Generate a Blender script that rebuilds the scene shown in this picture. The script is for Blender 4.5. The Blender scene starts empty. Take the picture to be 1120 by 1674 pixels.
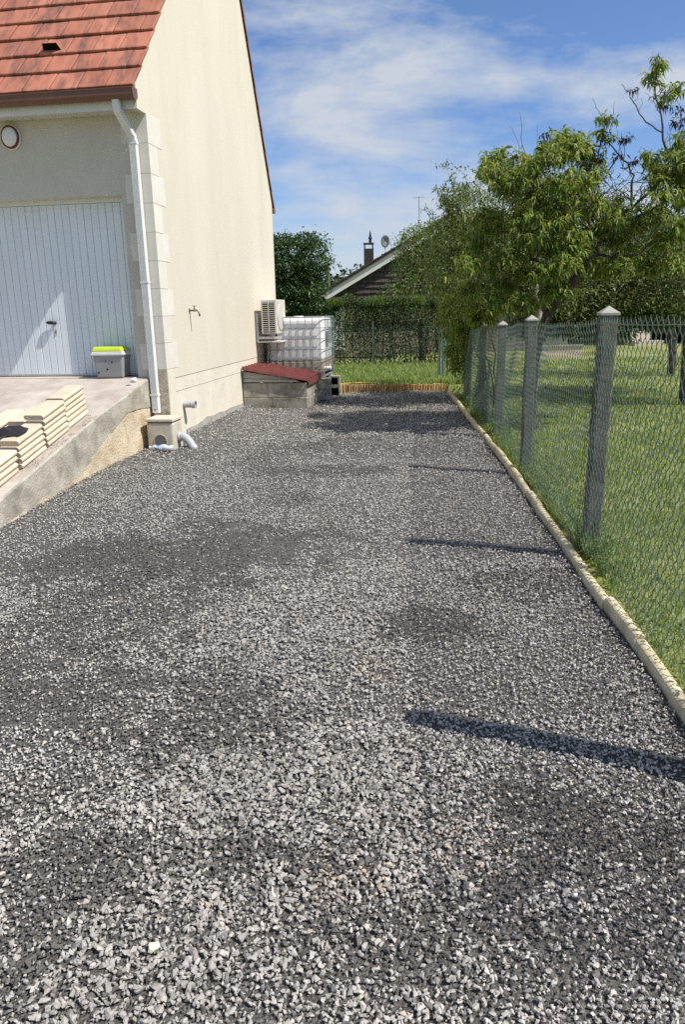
import bpy, bmesh, math, random
import numpy as np
from mathutils import Vector, Matrix, noise as mnoise

random.seed(7)
rng = np.random.default_rng(11)
scene = bpy.context.scene
COL = scene.collection
rad = math.radians

# ------------------------------------------------------------------ camera
EYE = np.array([0.0, 0.0, 1.58])
FPX, CPX, CPY = 1200.0, 560.0, 837.0          # focal length and centre in photo pixels (1120 x 1674)
PITCH = math.atan((837 - 508) / FPX)
ROLL = rad(1.2)
_f = np.array([0, math.cos(PITCH), -math.sin(PITCH)])
_u0 = np.array([0, math.sin(PITCH), math.cos(PITCH)])
_r0 = np.array([1.0, 0, 0])
CR = math.cos(ROLL) * _r0 - math.sin(ROLL) * _u0
CU = math.sin(ROLL) * _r0 + math.cos(ROLL) * _u0
cd = bpy.data.cameras.new('camera')
cd.sensor_fit = 'HORIZONTAL'
cd.sensor_width = 36.0
cd.lens = 36.0 * FPX / 1120.0
cd.clip_start = 0.05
cd.clip_end = 2000
cam = bpy.data.objects.new('camera', cd)
COL.objects.link(cam)
M = Matrix.Identity(4)
for i in range(3):
    M[i][0] = CR[i]; M[i][1] = CU[i]; M[i][2] = -_f[i]; M[i][3] = EYE[i]
cam.matrix_world = M
scene.camera = cam

# ------------------------------------------------------------------ sun and sky
SUN_EL, SUN_AZ = rad(52.3), rad(-22.5)          # direction towards the sun, azimuth measured from +X
SUN = Vector((math.cos(SUN_EL) * math.cos(SUN_AZ), math.cos(SUN_EL) * math.sin(SUN_AZ), math.sin(SUN_EL)))
sl = bpy.data.lights.new('sun', 'SUN')
sl.energy = 5.0
sl.angle = rad(0.45)
sl.color = (1.0, 0.955, 0.88)
so = bpy.data.objects.new('sun', sl)
COL.objects.link(so)
so.rotation_euler = SUN.to_track_quat('Z', 'Y').to_euler()

world = bpy.data.worlds.new('World')
scene.world = world
world.use_nodes = True
wn, wl = world.node_tree.nodes, world.node_tree.links
wn.clear()
w_out = wn.new('ShaderNodeOutputWorld')
w_bg = wn.new('ShaderNodeBackground')
w_bg.inputs['Strength'].default_value = 0.078
sky = wn.new('ShaderNodeTexSky')
sky.sky_type = 'NISHITA'
sky.sun_disc = False
sky.sun_elevation = SUN_EL
sky.sun_rotation = math.pi / 2 - SUN_AZ
sky.altitude = 0
sky.air_density = 0.95
sky.dust_density = 0.35
sky.ozone_density = 3.0
w_tc = wn.new('ShaderNodeTexCoord')
w_map = wn.new('ShaderNodeMapping')
w_map.inputs['Scale'].default_value = (1.0, 1.0, 3.2)
w_map.inputs['Location'].default_value = (1.58, 2.2, 0.3)
w_n1 = wn.new('ShaderNodeTexNoise')
w_n1.inputs['Scale'].default_value = 2.6
w_n1.inputs['Detail'].default_value = 8
w_n1.inputs['Roughness'].default_value = 0.6
w_n1.inputs['Distortion'].default_value = 0.15
w_r = wn.new('ShaderNodeValToRGB')
w_r.color_ramp.elements[0].position = 0.44
w_r.color_ramp.elements[0].color = (0, 0, 0, 1)
w_r.color_ramp.elements[1].position = 0.61
w_r.color_ramp.elements[1].color = (0.92, 0.92, 0.92, 1)
w_mix = wn.new('ShaderNodeMixRGB')
w_mix.inputs['Color2'].default_value = (6.6, 7.1, 7.8, 1)
wl.new(w_tc.outputs['Generated'], w_map.inputs['Vector'])
wl.new(w_map.outputs['Vector'], w_n1.inputs['Vector'])
wl.new(w_n1.outputs['Fac'], w_r.inputs['Fac'])
wl.new(w_r.outputs['Color'], w_mix.inputs['Fac'])
w_tint = wn.new('ShaderNodeMixRGB')
w_tint.blend_type = 'MULTIPLY'
w_tint.inputs['Fac'].default_value = 1.0
w_tint.inputs['Color2'].default_value = (1.06, 1.22, 1.5, 1)
wl.new(sky.outputs['Color'], w_tint.inputs['Color1'])
wl.new(w_tint.outputs['Color'], w_mix.inputs['Color1'])
wl.new(w_mix.outputs['Color'], w_bg.inputs['Color'])
wl.new(w_bg.outputs['Background'], w_out.inputs['Surface'])

vs = scene.view_settings
vs.view_transform = 'Standard'
vs.look = 'None'
vs.exposure = 0.27
vs.gamma = 1.0
vs.use_curve_mapping = False
scene.cycles.use_denoising = False
scene.cycles.max_bounces = 6
scene.cycles.transparent_max_bounces = 12


# ------------------------------------------------------------------ helpers
def ray(x, y):
    return (x - CPX) / FPX * CR - (y - CPY) / FPX * CU + _f


def at(x, y, Y):
    """the point of the place seen at photo pixel (x, y), Y metres ahead"""
    d = ray(x, y)
    return EYE + d * (Y / d[1])


def gz(x, y, z=0.0):
    d = ray(x, y)
    return EYE + d * ((z - EYE[2]) / d[2])


class MB:
    """collects shapes; build() links them as one mesh object"""

    def __init__(self):
        self.v, self.f = [], []

    def add(self, verts, faces):
        n = len(self.v)
        self.v.extend([tuple(p) for p in verts])
        self.f.extend([tuple(i + n for i in q) for q in faces])
        return self

    def box(self, x0, x1, y0, y1, z0, z1):
        return self.add([(x0, y0, z0), (x1, y0, z0), (x1, y1, z0), (x0, y1, z0),
                         (x0, y0, z1), (x1, y0, z1), (x1, y1, z1), (x0, y1, z1)],
                        [(0, 3, 2, 1), (4, 5, 6, 7), (0, 1, 5, 4), (1, 2, 6, 5), (2, 3, 7, 6), (3, 0, 4, 7)])

    def prism(self, poly, a0, a1, axis):
        """poly: list of 2D points; extruded along axis (0,1,2) between a0 and a1"""
        n = len(poly)

        def mk(p, a):
            q = list(p)
            q.insert(axis, a)
            return tuple(q)
        vs_ = [mk(p, a0) for p in poly] + [mk(p, a1) for p in poly]
        fs = [tuple(range(n))[::-1], tuple(range(n, 2 * n))]
        for i in range(n):
            j = (i + 1) % n
            fs.append((i, j, n + j, n + i))
        return self.add(vs_, fs)

    def tube(self, pts, r, sides=8, cap=True, twist=0.0):
        pts = [Vector(p) for p in pts]
        n = len(pts)
        rs = r if isinstance(r, (list, tuple)) else [r] * n
        vs_, fs = [], []
        prev = None
        for i, p in enumerate(pts):
            t = (pts[min(i + 1, n - 1)] - pts[max(i - 1, 0)])
            if t.length < 1e-9:
                t = Vector((0, 0, 1))
            t.normalize()
            if prev is None:
                a = Vector((0, 0, 1)) if abs(t.z) < 0.9 else Vector((1, 0, 0))
                s = t.cross(a).normalized()
            else:
                s = (prev - t * prev.dot(t))
                s = s.normalized() if s.length > 1e-6 else t.orthogonal().normalized()
            prev = s
            b = t.cross(s)
            for k in range(sides):
                an = 2 * math.pi * k / sides + twist
                vs_.append(p + (s * math.cos(an) + b * math.sin(an)) * rs[i])
        for i in range(n - 1):
            for k in range(sides):
                k2 = (k + 1) % sides
                fs.append((i * sides + k, i * sides + k2, (i + 1) * sides + k2, (i + 1) * sides + k))
        if cap:
            fs.append(tuple(range(sides))[::-1])
            fs.append(tuple((n - 1) * sides + k for k in range(sides)))
        return self.add(vs_, fs)

    def lathe(self, prof, c=(0, 0, 0), axis=2, sides=24):
        """prof: (radius, height) along axis"""
        vs_, fs = [], []
        for (r, h) in prof:
            for k in range(sides):
                an = 2 * math.pi * k / sides
                p = [r * math.cos(an), r * math.sin(an)]
                p.insert(axis, h)
                vs_.append((p[0] + c[0], p[1] + c[1], p[2] + c[2]))
        m = len(prof)
        for i in range(m - 1):
            for k in range(sides):
                k2 = (k + 1) % sides
                fs.append((i * sides + k, i * sides + k2, (i + 1) * sides + k2, (i + 1) * sides + k))
        fs.append(tuple(range(sides))[::-1])
        fs.append(tuple((m - 1) * sides + k for k in range(sides)))
        return self.add(vs_, fs)

    def mesh(self, name):
        me = bpy.data.meshes.new(name)
        me.from_pydata(self.v, [], self.f)
        me.update()
        return me

    def build(self, name, mat, parent=None, smooth=False, bevel=0.0, seg=2, fix=True):
        me = self.mesh(name)
        if fix or bevel:
            bm = bmesh.new()
            bm.from_mesh(me)
            bmesh.ops.recalc_face_normals(bm, faces=bm.faces)
            if bevel:
                ed = [e for e in bm.edges if len(e.link_faces) == 2 and e.calc_face_angle(0) > 0.5]
                bmesh.ops.bevel(bm, geom=ed, offset=bevel, segments=seg, profile=0.6, affect='EDGES', clamp_overlap=True)
            bm.to_mesh(me)
            bm.free()
        return link(name, me, mat, parent, smooth)


def link(name, me, mat, parent=None, smooth=False):
    if mat is not None and len(me.materials) == 0:
        me.materials.append(mat)
    if smooth:
        me.polygons.foreach_set('use_smooth', [True] * len(me.polygons))
    o = bpy.data.objects.new(name, me)
    COL.objects.link(o)
    if parent is not None:
        o.parent = parent
    return o


def np_mesh(name, V, T, colors=None, flat=False):
    """triangle mesh from numpy arrays"""
    me = bpy.data.meshes.new(name)
    n, m = len(V), len(T)
    me.vertices.add(n)
    me.vertices.foreach_set('co', np.asarray(V, np.float32).ravel())
    me.loops.add(m * 3)
    me.loops.foreach_set('vertex_index', np.asarray(T, np.int32).ravel())
    me.polygons.add(m)
    me.polygons.foreach_set('loop_start', np.arange(0, m * 3, 3, dtype=np.int32))
    me.update(calc_edges=True)
    if flat:
        me.polygons.foreach_set('use_smooth', [False] * m)
    if colors is not None:
        ca = me.color_attributes.new('tint', 'FLOAT_COLOR', 'POINT')
        c4 = np.ones((n, 4), np.float32)
        c4[:, :3] = colors
        ca.data.foreach_set('color', c4.ravel())
    return me


def tag(o, label=None, cat=None, group=None, kind=None):
    if label: o['label'] = label
    if cat: o['category'] = cat
    if group: o['group'] = group
    if kind: o['kind'] = kind
    return o


def empty(name, loc=(0, 0, 0), rz=0.0):
    o = bpy.data.objects.new(name, None)
    o.empty_display_size = 0.1
    COL.objects.link(o)
    o.location = loc
    o.rotation_euler = (0, 0, rz)
    return o


def copy_part(o, parent, loc=None, rot=None, scale=None):
    c = o.copy()
    COL.objects.link(c)
    c.parent = parent
    if loc is not None: c.location = loc
    if rot is not None: c.rotation_euler = rot
    if scale is not None: c.scale = scale
    return c


def fbm(x, y, s, seed=0.0, oct=4):
    """cheap vectorised value noise, 0..1"""
    x = np.asarray(x, float) * s + seed * 17.3
    y = np.asarray(y, float) * s - seed * 9.1
    tot = np.zeros_like(x); amp = 1.0; na = 0.0
    for o in range(oct):
        xi, yi = np.floor(x), np.floor(y)
        fx, fy = x - xi, y - yi
        fx, fy = fx * fx * (3 - 2 * fx), fy * fy * (3 - 2 * fy)

        def h(a, b):
            v = np.sin(a * 127.1 + b * 311.7 + o * 7.7) * 43758.5453
            return v - np.floor(v)
        tot += amp * ((h(xi, yi) * (1 - fx) + h(xi + 1, yi) * fx) * (1 - fy) + (h(xi, yi + 1) * (1 - fx) + h(xi + 1, yi + 1) * fx) * fy)
        na += amp; amp *= 0.5; x = x * 2.03 + 3.1; y = y * 2.03 + 1.7
    return tot / na


# ------------------------------------------------------------------ materials
def nodes_of(name):
    m = bpy.data.materials.new(name)
    m.use_nodes = True
    nt = m.node_tree
    b = nt.nodes['Principled BSDF']
    return m, nt.nodes, nt.links, b


def pm(name, c1, c2=None, scale=8.0, rough=0.8, bump=0.0, bscale=60.0, metal=0.0, stretch=(1, 1, 1), rand=0.0,
       lo=0.35, hi=0.65, spec=0.4, c3=None, scale3=2.0, detail=6, lo3=0.55, hi3=0.7, bdist=0.01, island=False, trans=0.0):
    """procedural material in world coordinates: two tones of noise, an optional third tone of stain, bump, per-object variation"""
    m, N, L, b = nodes_of(name)
    b.inputs['Roughness'].default_value = rough
    b.inputs['Metallic'].default_value = metal
    b.inputs['Specular IOR Level'].default_value = spec
    geo = N.new('ShaderNodeNewGeometry')
    mp = N.new('ShaderNodeMapping')
    mp.inputs['Scale'].default_value = stretch
    L.new(geo.outputs['Position'], mp.inputs['Vector'])
    col = None
    if c2 is not None:
        n = N.new('ShaderNodeTexNoise')
        n.inputs['Scale'].default_value = scale
        n.inputs['Detail'].default_value = detail
        n.inputs['Roughness'].default_value = 0.6
        L.new(mp.outputs['Vector'], n.inputs['Vector'])
        r = N.new('ShaderNodeValToRGB')
        r.color_ramp.elements[0].position = lo
        r.color_ramp.elements[0].color = (*c1, 1)
        r.color_ramp.elements[1].position = hi
        r.color_ramp.elements[1].color = (*c2, 1)
        L.new(n.outputs['Fac'], r.inputs['Fac'])
        col = r.outputs['Color']
    else:
        rgb = N.new('ShaderNodeRGB')
        rgb.outputs[0].default_value = (*c1, 1)
        col = rgb.outputs[0]
    if c3 is not None:
        n3 = N.new('ShaderNodeTexNoise')
        n3.inputs['Scale'].default_value = scale3
        n3.inputs['Detail'].default_value = 8
        n3.inputs['Roughness'].default_value = 0.65
        L.new(mp.outputs['Vector'], n3.inputs['Vector'])
        r3 = N.new('ShaderNodeMapRange')
        r3.inputs['From Min'].default_value = lo3
        r3.inputs['From Max'].default_value = hi3
        L.new(n3.outputs['Fac'], r3.inputs['Value'])
        mx = N.new('ShaderNodeMixRGB')
        mx.inputs['Color2'].default_value = (*c3, 1)
        L.new(r3.outputs['Result'], mx.inputs['Fac'])
        L.new(col, mx.inputs['Color1'])
        col = mx.outputs['Color']
    if rand:
        hs = N.new('ShaderNodeHueSaturation')
        mr = N.new('ShaderNodeMapRange')
        mr.inputs['To Min'].default_value = 1 - rand
        mr.inputs['To Max'].default_value = 1 + rand
        if island:
            L.new(geo.outputs['Random Per Island'], mr.inputs['Value'])
        else:
            oi = N.new('ShaderNodeObjectInfo')
            L.new(oi.outputs['Random'], mr.inputs['Value'])
        L.new(mr.outputs['Result'], hs.inputs['Value'])
        L.new(col, hs.inputs['Color'])
        col = hs.outputs['Color']
    L.new(col, b.inputs['Base Color'])
    if bump:
        nb = N.new('ShaderNodeTexNoise')
        nb.inputs['Scale'].default_value = bscale
        nb.inputs['Detail'].default_value = 5
        L.new(geo.outputs['Position'], nb.inputs['Vector'])
        bp = N.new('ShaderNodeBump')
        bp.inputs['Strength'].default_value = bump
        bp.inputs['Distance'].default_value = bdist
        L.new(nb.outputs['Fac'], bp.inputs['Height'])
        L.new(bp.outputs['Normal'], b.inputs['Normal'])
    if trans:
        tr = N.new('ShaderNodeBsdfTranslucent')
        L.new(col, tr.inputs['Color'])
        ms = N.new('ShaderNodeMixShader')
        ms.inputs['Fac'].default_value = trans
        out = N['Material Output']
        L.new(b.outputs['BSDF'], ms.inputs[1])
        L.new(tr.outputs['BSDF'], ms.inputs[2])
        L.new(ms.outputs['Shader'], out.inputs['Surface'])
    return m


def leaf_mat(name, stops, rough=0.45, trans=0.35):
    """leaf colour picked per leaf from the stops"""
    m, N, L, b = nodes_of(name)
    geo = N.new('ShaderNodeNewGeometry')
    r = N.new('ShaderNodeValToRGB')
    cr = r.color_ramp
    while len(cr.elements) < len(stops):
        cr.elements.new(0.5)
    for e, (p, c) in zip(cr.elements, stops):
        e.position = p
        e.color = (*c, 1)
    L.new(geo.outputs['Random Per Island'], r.inputs['Fac'])
    L.new(r.outputs['Color'], b.inputs['Base Color'])
    b.inputs['Roughness'].default_value = rough
    b.inputs['Specular IOR Level'].default_value = 0.35
    tr = N.new('ShaderNodeBsdfTranslucent')
    hs = N.new('ShaderNodeHueSaturation')
    hs.inputs['Hue'].default_value = 0.48
    hs.inputs['Value'].default_value = 1.5
    L.new(r.outputs['Color'], hs.inputs['Color'])
    L.new(hs.outputs['Color'], tr.inputs['Color'])
    ms = N.new('ShaderNodeMixShader')
    ms.inputs['Fac'].default_value = trans
    L.new(b.outputs['BSDF'], ms.inputs[1])
    L.new(tr.outputs['BSDF'], ms.inputs[2])
    L.new(ms.outputs['Shader'], N['Material Output'].inputs['Surface'])
    return m


MT = {}
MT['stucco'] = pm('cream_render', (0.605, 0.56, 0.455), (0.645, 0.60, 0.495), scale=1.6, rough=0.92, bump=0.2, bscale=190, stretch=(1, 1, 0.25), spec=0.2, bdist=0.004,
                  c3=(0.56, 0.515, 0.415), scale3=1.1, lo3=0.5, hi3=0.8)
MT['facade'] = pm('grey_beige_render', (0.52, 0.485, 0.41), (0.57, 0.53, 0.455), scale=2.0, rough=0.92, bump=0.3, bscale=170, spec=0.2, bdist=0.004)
MT['plinth'] = pm('plinth_render', (0.62, 0.575, 0.475), (0.69, 0.64, 0.54), scale=3.0, rough=0.92, bump=0.4, bscale=120, spec=0.2, bdist=0.005,
                  c3=(0.47, 0.44, 0.37), scale3=3.5, lo3=0.58, hi3=0.75)
MT['quoin'] = pm('white_quoin', (0.63, 0.60, 0.525), (0.68, 0.65, 0.575), scale=5.0, rough=0.85, bump=0.2, bscale=130, rand=0.04, spec=0.25, bdist=0.003)
MT['oldquoin'] = pm('bare_mortar', (0.33, 0.29, 0.22), (0.52, 0.46, 0.36), scale=22, rough=0.95, bump=1.0, bscale=60, spec=0.15, bdist=0.01)
MT['tile'] = pm('clay_tile', (0.34, 0.125, 0.078), (0.43, 0.17, 0.112), scale=3.5, rough=0.8, bump=0.15, bscale=90, rand=0.12, spec=0.3,
                c3=(0.13, 0.07, 0.055), scale3=3.2, stretch=(2.6, 0.7, 0.4), lo3=0.47, hi3=0.70, bdist=0.004)
MT['verge'] = pm('verge_tile', (0.20, 0.085, 0.06), (0.28, 0.11, 0.075), scale=12, rough=0.85, bump=0.2, bscale=60)
MT['gutter'] = pm('brown_gutter', (0.145, 0.060, 0.038), (0.175, 0.075, 0.048), scale=3, rough=0.42, stretch=(1, 1, 4), spec=0.5)
MT['pvc_white'] = pm('white_pvc', (0.66, 0.66, 0.64), (0.72, 0.72, 0.70), scale=5, rough=0.45, spec=0.5, bump=0.03, bscale=25)
MT['soffit'] = pm('soffit_board', (0.50, 0.49, 0.45), (0.58, 0.57, 0.53), scale=6, rough=0.6)
MT['pvc_grey'] = pm('grey_pvc', (0.36, 0.37, 0.37), (0.44, 0.45, 0.45), scale=20, rough=0.45, bump=0.08, bscale=80)
MT['door'] = pm('sky_tinted_door_paint', (0.66, 0.71, 0.75), (0.71, 0.76, 0.80), scale=2.0, rough=0.42, spec=0.5, rand=0.02, stretch=(1, 1, 0.3), c3=(0.62, 0.63, 0.62), scale3=3, lo3=0.6, hi3=0.9)  # white paint with the bluish sky bounce put into its colour
MT['black'] = pm('black_plastic', (0.012, 0.012, 0.013), rough=0.45)
MT['dark'] = pm('dark_void', (0.006, 0.006, 0.006), rough=0.9, spec=0.1)
MT['concrete'] = pm('grey_concrete', (0.30, 0.285, 0.25), (0.42, 0.40, 0.355), scale=7, rough=0.9, bump=0.5, bscale=110, spec=0.2, bdist=0.006,
                    c3=(0.23, 0.22, 0.19), scale3=2.2, lo3=0.55, hi3=0.75)
MT['slabside'] = pm('slab_side_concrete', (0.30, 0.275, 0.225), (0.47, 0.44, 0.37), scale=5, rough=0.95, bump=0.9, bscale=50, spec=0.15, bdist=0.012,
                    c3=(0.21, 0.195, 0.16), scale3=3.0, lo3=0.50, hi3=0.72)
MT['ramp'] = pm('ramp_concrete', (0.40, 0.345, 0.30), (0.52, 0.47, 0.42), scale=3.0, rough=0.9, bump=0.4, bscale=150, spec=0.2, bdist=0.004,
                c3=(0.30, 0.245, 0.215), scale3=1.3, lo3=0.48, hi3=0.70)
MT['ochre'] = pm('sandy_mortar', (0.46, 0.36, 0.23), (0.64, 0.55, 0.41), scale=5, rough=0.95, bump=1.0, bscale=45, spec=0.15, bdist=0.015,
                 c3=(0.36, 0.30, 0.22), scale3=5, lo3=0.60, hi3=0.75)
MT['edging'] = pm('cream_edging_stone', (0.56, 0.465, 0.345), (0.63, 0.535, 0.41), scale=9, rough=0.9, bump=0.25, bscale=160, rand=0.12, spec=0.2, bdist=0.003)
MT['kerb'] = pm('weathered_edging_stone', (0.50, 0.42, 0.255), (0.62, 0.54, 0.37), scale=9, rough=0.92, bump=0.5, bscale=130, rand=0.14, spec=0.2,
                c3=(0.24, 0.215, 0.155), scale3=6, lo3=0.50, hi3=0.78, bdist=0.004)
MT['post'] = pm('post_concrete', (0.10, 0.092, 0.08), (0.185, 0.17, 0.15), scale=16, rough=0.95, bump=0.7, bscale=90, spec=0.15, c3=(0.07, 0.068, 0.062), scale3=5, lo3=0.5, hi3=0.7, bdist=0.006)
MT['wire'] = pm('green_coated_wire', (0.075, 0.118, 0.090), (0.125, 0.175, 0.14), scale=30, rough=0.25, spec=0.8)
MT['steel'] = pm('galvanised_tube', (0.24, 0.25, 0.26), (0.33, 0.345, 0.355), scale=25, rough=0.45, metal=0.4)
MT['block'] = pm('breeze_block', (0.27, 0.245, 0.195), (0.43, 0.40, 0.33), scale=7, rough=0.95, bump=1.0, bscale=85, rand=0.12, spec=0.15,
                 c3=(0.15, 0.135, 0.105), scale3=4, lo3=0.48, hi3=0.72, bdist=0.008)
MT['plank'] = pm('grey_plank', (0.36, 0.33, 0.28), (0.46, 0.43, 0.37), scale=9, stretch=(1, 1, 8), rough=0.9, bump=0.3, bscale=70, rand=0.1)
MT['redmetal'] = pm('red_sheet_metal', (0.135, 0.030, 0.025), (0.19, 0.046, 0.038), scale=9, rough=0.5, spec=0.5, c3=(0.20, 0.05, 0.04), scale3=5)
MT['ac'] = pm('ac_casing', (0.53, 0.51, 0.45), (0.58, 0.56, 0.50), scale=6, rough=0.5, spec=0.4)
MT['acfront'] = pm('ac_front_grille', (0.40, 0.37, 0.31), (0.55, 0.52, 0.45), scale=30, rough=0.6)
MT['slot'] = pm('dark_slot', (0.018, 0.018, 0.02), rough=0.7)
MT['hdpe'] = pm('white_hdpe', (0.80, 0.81, 0.81), (0.84, 0.85, 0.85), scale=3, rough=0.4, trans=0.03, spec=0.4)
MT['murky'] = pm('murky_water_seen_through', (0.40, 0.33, 0.26), (0.50, 0.42, 0.34), scale=5, rough=0.4, trans=0.2)
MT['bluelabel'] = pm('blue_label', (0.05, 0.22, 0.55), rough=0.35)
MT['binbody'] = pm('bin_grey', (0.25, 0.255, 0.26), (0.29, 0.295, 0.30), scale=9, rough=0.5)
MT['lime'] = pm('lime_lid', (0.50, 0.66, 0.025), (0.56, 0.72, 0.035), scale=5, rough=0.4)
MT['cloth'] = pm('black_cloth', (0.010, 0.010, 0.012), (0.022, 0.022, 0.026), scale=20, rough=0.85)
MT['paper'] = pm('white_paper', (0.75, 0.75, 0.76), rough=0.7)
MT['brass'] = pm('aged_brass', (0.20, 0.17, 0.12), (0.30, 0.26, 0.19), scale=60, rough=0.4, metal=0.8)
MT['stain'] = pm('damp_stain', (0.10, 0.095, 0.08), (0.16, 0.15, 0.125), scale=40, rough=0.8)
MT['log'] = pm('border_log', (0.40, 0.235, 0.09), (0.52, 0.33, 0.14), scale=20, stretch=(1, 1, 0.2), rough=0.8, rand=0.25)
MT['hose'] = pm('yellow_hose', (0.62, 0.42, 0.10), rough=0.45)
MT['bark'] = pm('brown_bark', (0.055, 0.043, 0.034), (0.13, 0.105, 0.085), scale=22, stretch=(1, 1, 0.4), rough=0.95, bump=1.0, bscale=60, spec=0.15, bdist=0.01)
MT['palebark'] = pm('pale_bark', (0.16, 0.14, 0.115), (0.30, 0.27, 0.23), scale=22, stretch=(1, 1, 0.4), rough=0.95, bump=0.8, bscale=60, spec=0.15, bdist=0.01)
MT['slate'] = pm('dark_roof_tile', (0.050, 0.040, 0.036), (0.085, 0.068, 0.060), scale=6, rough=0.85, bump=0.3, bscale=25, rand=0.12, spec=0.25, c3=(0.13, 0.115, 0.10), scale3=3.5, lo3=0.6, hi3=0.8)
MT['board'] = pm('white_bargeboard', (0.62, 0.61, 0.58), (0.68, 0.67, 0.64), scale=3, rough=0.7)
MT['beigewall'] = pm('beige_wall', (0.56, 0.47, 0.37), (0.62, 0.53, 0.43), scale=1, rough=0.9)
MT['terracotta'] = pm('terracotta', (0.40, 0.18, 0.10), (0.48, 0.24, 0.14), scale=6, rough=0.9)
MT['polewood'] = pm('weathered_pole', (0.10, 0.085, 0.07), (0.15, 0.13, 0.11), scale=10, rough=0.9)
MT['stone_pale'] = pm('pale_stone', (0.58, 0.56, 0.40), (0.66, 0.64, 0.50), scale=30, rough=0.9)

MT['peach'] = leaf_mat('peach_leaf', [(0.0, (0.05, 0.09, 0.016)), (0.35, (0.12, 0.195, 0.030)), (0.68, (0.215, 0.295, 0.050)), (0.95, (0.33, 0.38, 0.085)), (1.0, (0.30, 0.20, 0.06))], trans=0.38)
MT['smallleaf'] = leaf_mat('grey_green_leaf', [(0.0, (0.055, 0.095, 0.022)), (0.5, (0.12, 0.18, 0.045)), (0.9, (0.20, 0.26, 0.075)), (1.0, (0.30, 0.30, 0.11))], trans=0.3)
MT['broadleaf'] = leaf_mat('broad_leaf', [(0.0, (0.035, 0.06, 0.016)), (0.5, (0.08, 0.12, 0.03)), (0.9, (0.16, 0.20, 0.06)), (1.0, (0.30, 0.28, 0.10))], trans=0.3)
MT['darkleaf'] = leaf_mat('dark_glossy_leaf', [(0.0, (0.022, 0.055, 0.016)), (0.5, (0.045, 0.095, 0.025)), (0.9, (0.085, 0.15, 0.04)), (1.0, (0.12, 0.19, 0.05))], trans=0.22, rough=0.38)
MT['hedgeleaf'] = leaf_mat('hedge_leaf', [(0.0, (0.016, 0.036, 0.010)), (0.6, (0.032, 0.066, 0.017)), (0.82, (0.10, 0.17, 0.04)), (1.0, (0.22, 0.26, 0.08))], trans=0.25)
MT['deadleaf'] = leaf_mat('dead_leaf', [(0.0, (0.02, 0.014, 0.01)), (1.0, (0.06, 0.04, 0.025))], trans=0.1)
MT['grass'] = leaf_mat('grass_blade', [(0.0, (0.095, 0.165, 0.03)), (0.4, (0.175, 0.27, 0.05)), (0.75, (0.25, 0.345, 0.08)), (1.0, (0.44, 0.43, 0.20))], trans=0.35, rough=0.5)
MT['lawn'] = pm('lawn_ground', (0.18, 0.21, 0.055), (0.27, 0.285, 0.10), scale=2.2, rough=0.95, bump=0.8, bscale=45, spec=0.1, c3=(0.32, 0.30, 0.15), scale3=0.55, lo3=0.5, hi3=0.68, bdist=0.03)
MT['soil'] = pm('dry_soil', (0.16, 0.135, 0.09), (0.24, 0.21, 0.14), scale=18, rough=0.98, bump=0.9, bscale=60, spec=0.1)
MT['grit'] = pm('gravel_grit', (0.05, 0.048, 0.045), (0.22, 0.21, 0.195), scale=150, rough=0.95, bump=1.0, bscale=130, spec=0.1, bdist=0.02, lo=0.3, hi=0.7)  # dark grit; shade of the gaps between stones is put into its colour

m_, N_, L_, b_ = nodes_of('crushed_slate')
at_ = N_.new('ShaderNodeVertexColor'); at_.layer_name = 'tint'
g_ = N_.new('ShaderNodeNewGeometry')
nn_ = N_.new('ShaderNodeTexNoise'); nn_.inputs['Scale'].default_value = 120; nn_.inputs['Detail'].default_value = 4
L_.new(g_.outputs['Position'], nn_.inputs['Vector'])
mr_ = N_.new('ShaderNodeMapRange'); mr_.inputs['To Min'].default_value = 0.72; mr_.inputs['To Max'].default_value = 1.25
L_.new(nn_.outputs['Fac'], mr_.inputs['Value'])
mu_ = N_.new('ShaderNodeMixRGB'); mu_.blend_type = 'MULTIPLY'; mu_.inputs['Fac'].default_value = 1
L_.new(at_.outputs['Color'], mu_.inputs['Color1'])
L_.new(mr_.outputs['Result'], mu_.inputs['Color2'])
L_.new(mu_.outputs['Color'], b_.inputs['Base Color'])
b_.inputs['Roughness'].default_value = 0.72
b_.inputs['Specular IOR Level'].default_value = 0.3
bp_ = N_.new('ShaderNodeBump'); bp_.inputs['Strength'].default_value = 0.5; bp_.inputs['Distance'].default_value = 0.003
L_.new(nn_.outputs['Fac'], bp_.inputs['Height'])
L_.new(bp_.outputs['Normal'], b_.inputs['Normal'])
MT['slate_stone'] = m_

m_, N_, L_, b_ = nodes_of('clear_plastic')
b_.inputs['Base Color'].default_value = (0.9, 0.93, 0.95, 1)
b_.inputs['Roughness'].default_value = 0.12
b_.inputs['Transmission Weight'].default_value = 0.45
b_.inputs['IOR'].default_value = 1.3
MT['clear'] = m_


# ------------------------------------------------------------------ lines of the place
KERB = np.array([(1.23, -0.5), (1.28, 1.4), (1.35, 2.62), (1.41, 3.33), (1.49, 4.6), (1.69, 6.9), (2.08, 13.7)])


def kerb_x(y):
    return np.interp(y, KERB[:, 1], KERB[:, 0])


def fence_x(y):
    y = np.asarray(y, float)
    return 1.60 + np.where(y > 4.52, (y - 4.52) * 0.083, (y - 4.52) * 0.078)


FTOP = np.array([(-1.0, 1.56), (2.9, 1.53), (4.52, 1.50), (7.08, 1.43), (9.2, 1.345), (11.4, 1.285), (13.6, 1.215), (16.0, 1.15)])


def fence_top(y):
    return np.interp(y, FTOP[:, 1 - 1], FTOP[:, 1])


A = rad(8.5)                                    # the house is turned by this
HC = np.array([-2.13, 9.2, 0.0])                # its near corner
GX = np.array([math.cos(A), -math.sin(A), 0])   # house x: to the right, out of the gable
GY = np.array([math.sin(A), math.cos(A), 0])    # house y: into the depth


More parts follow.
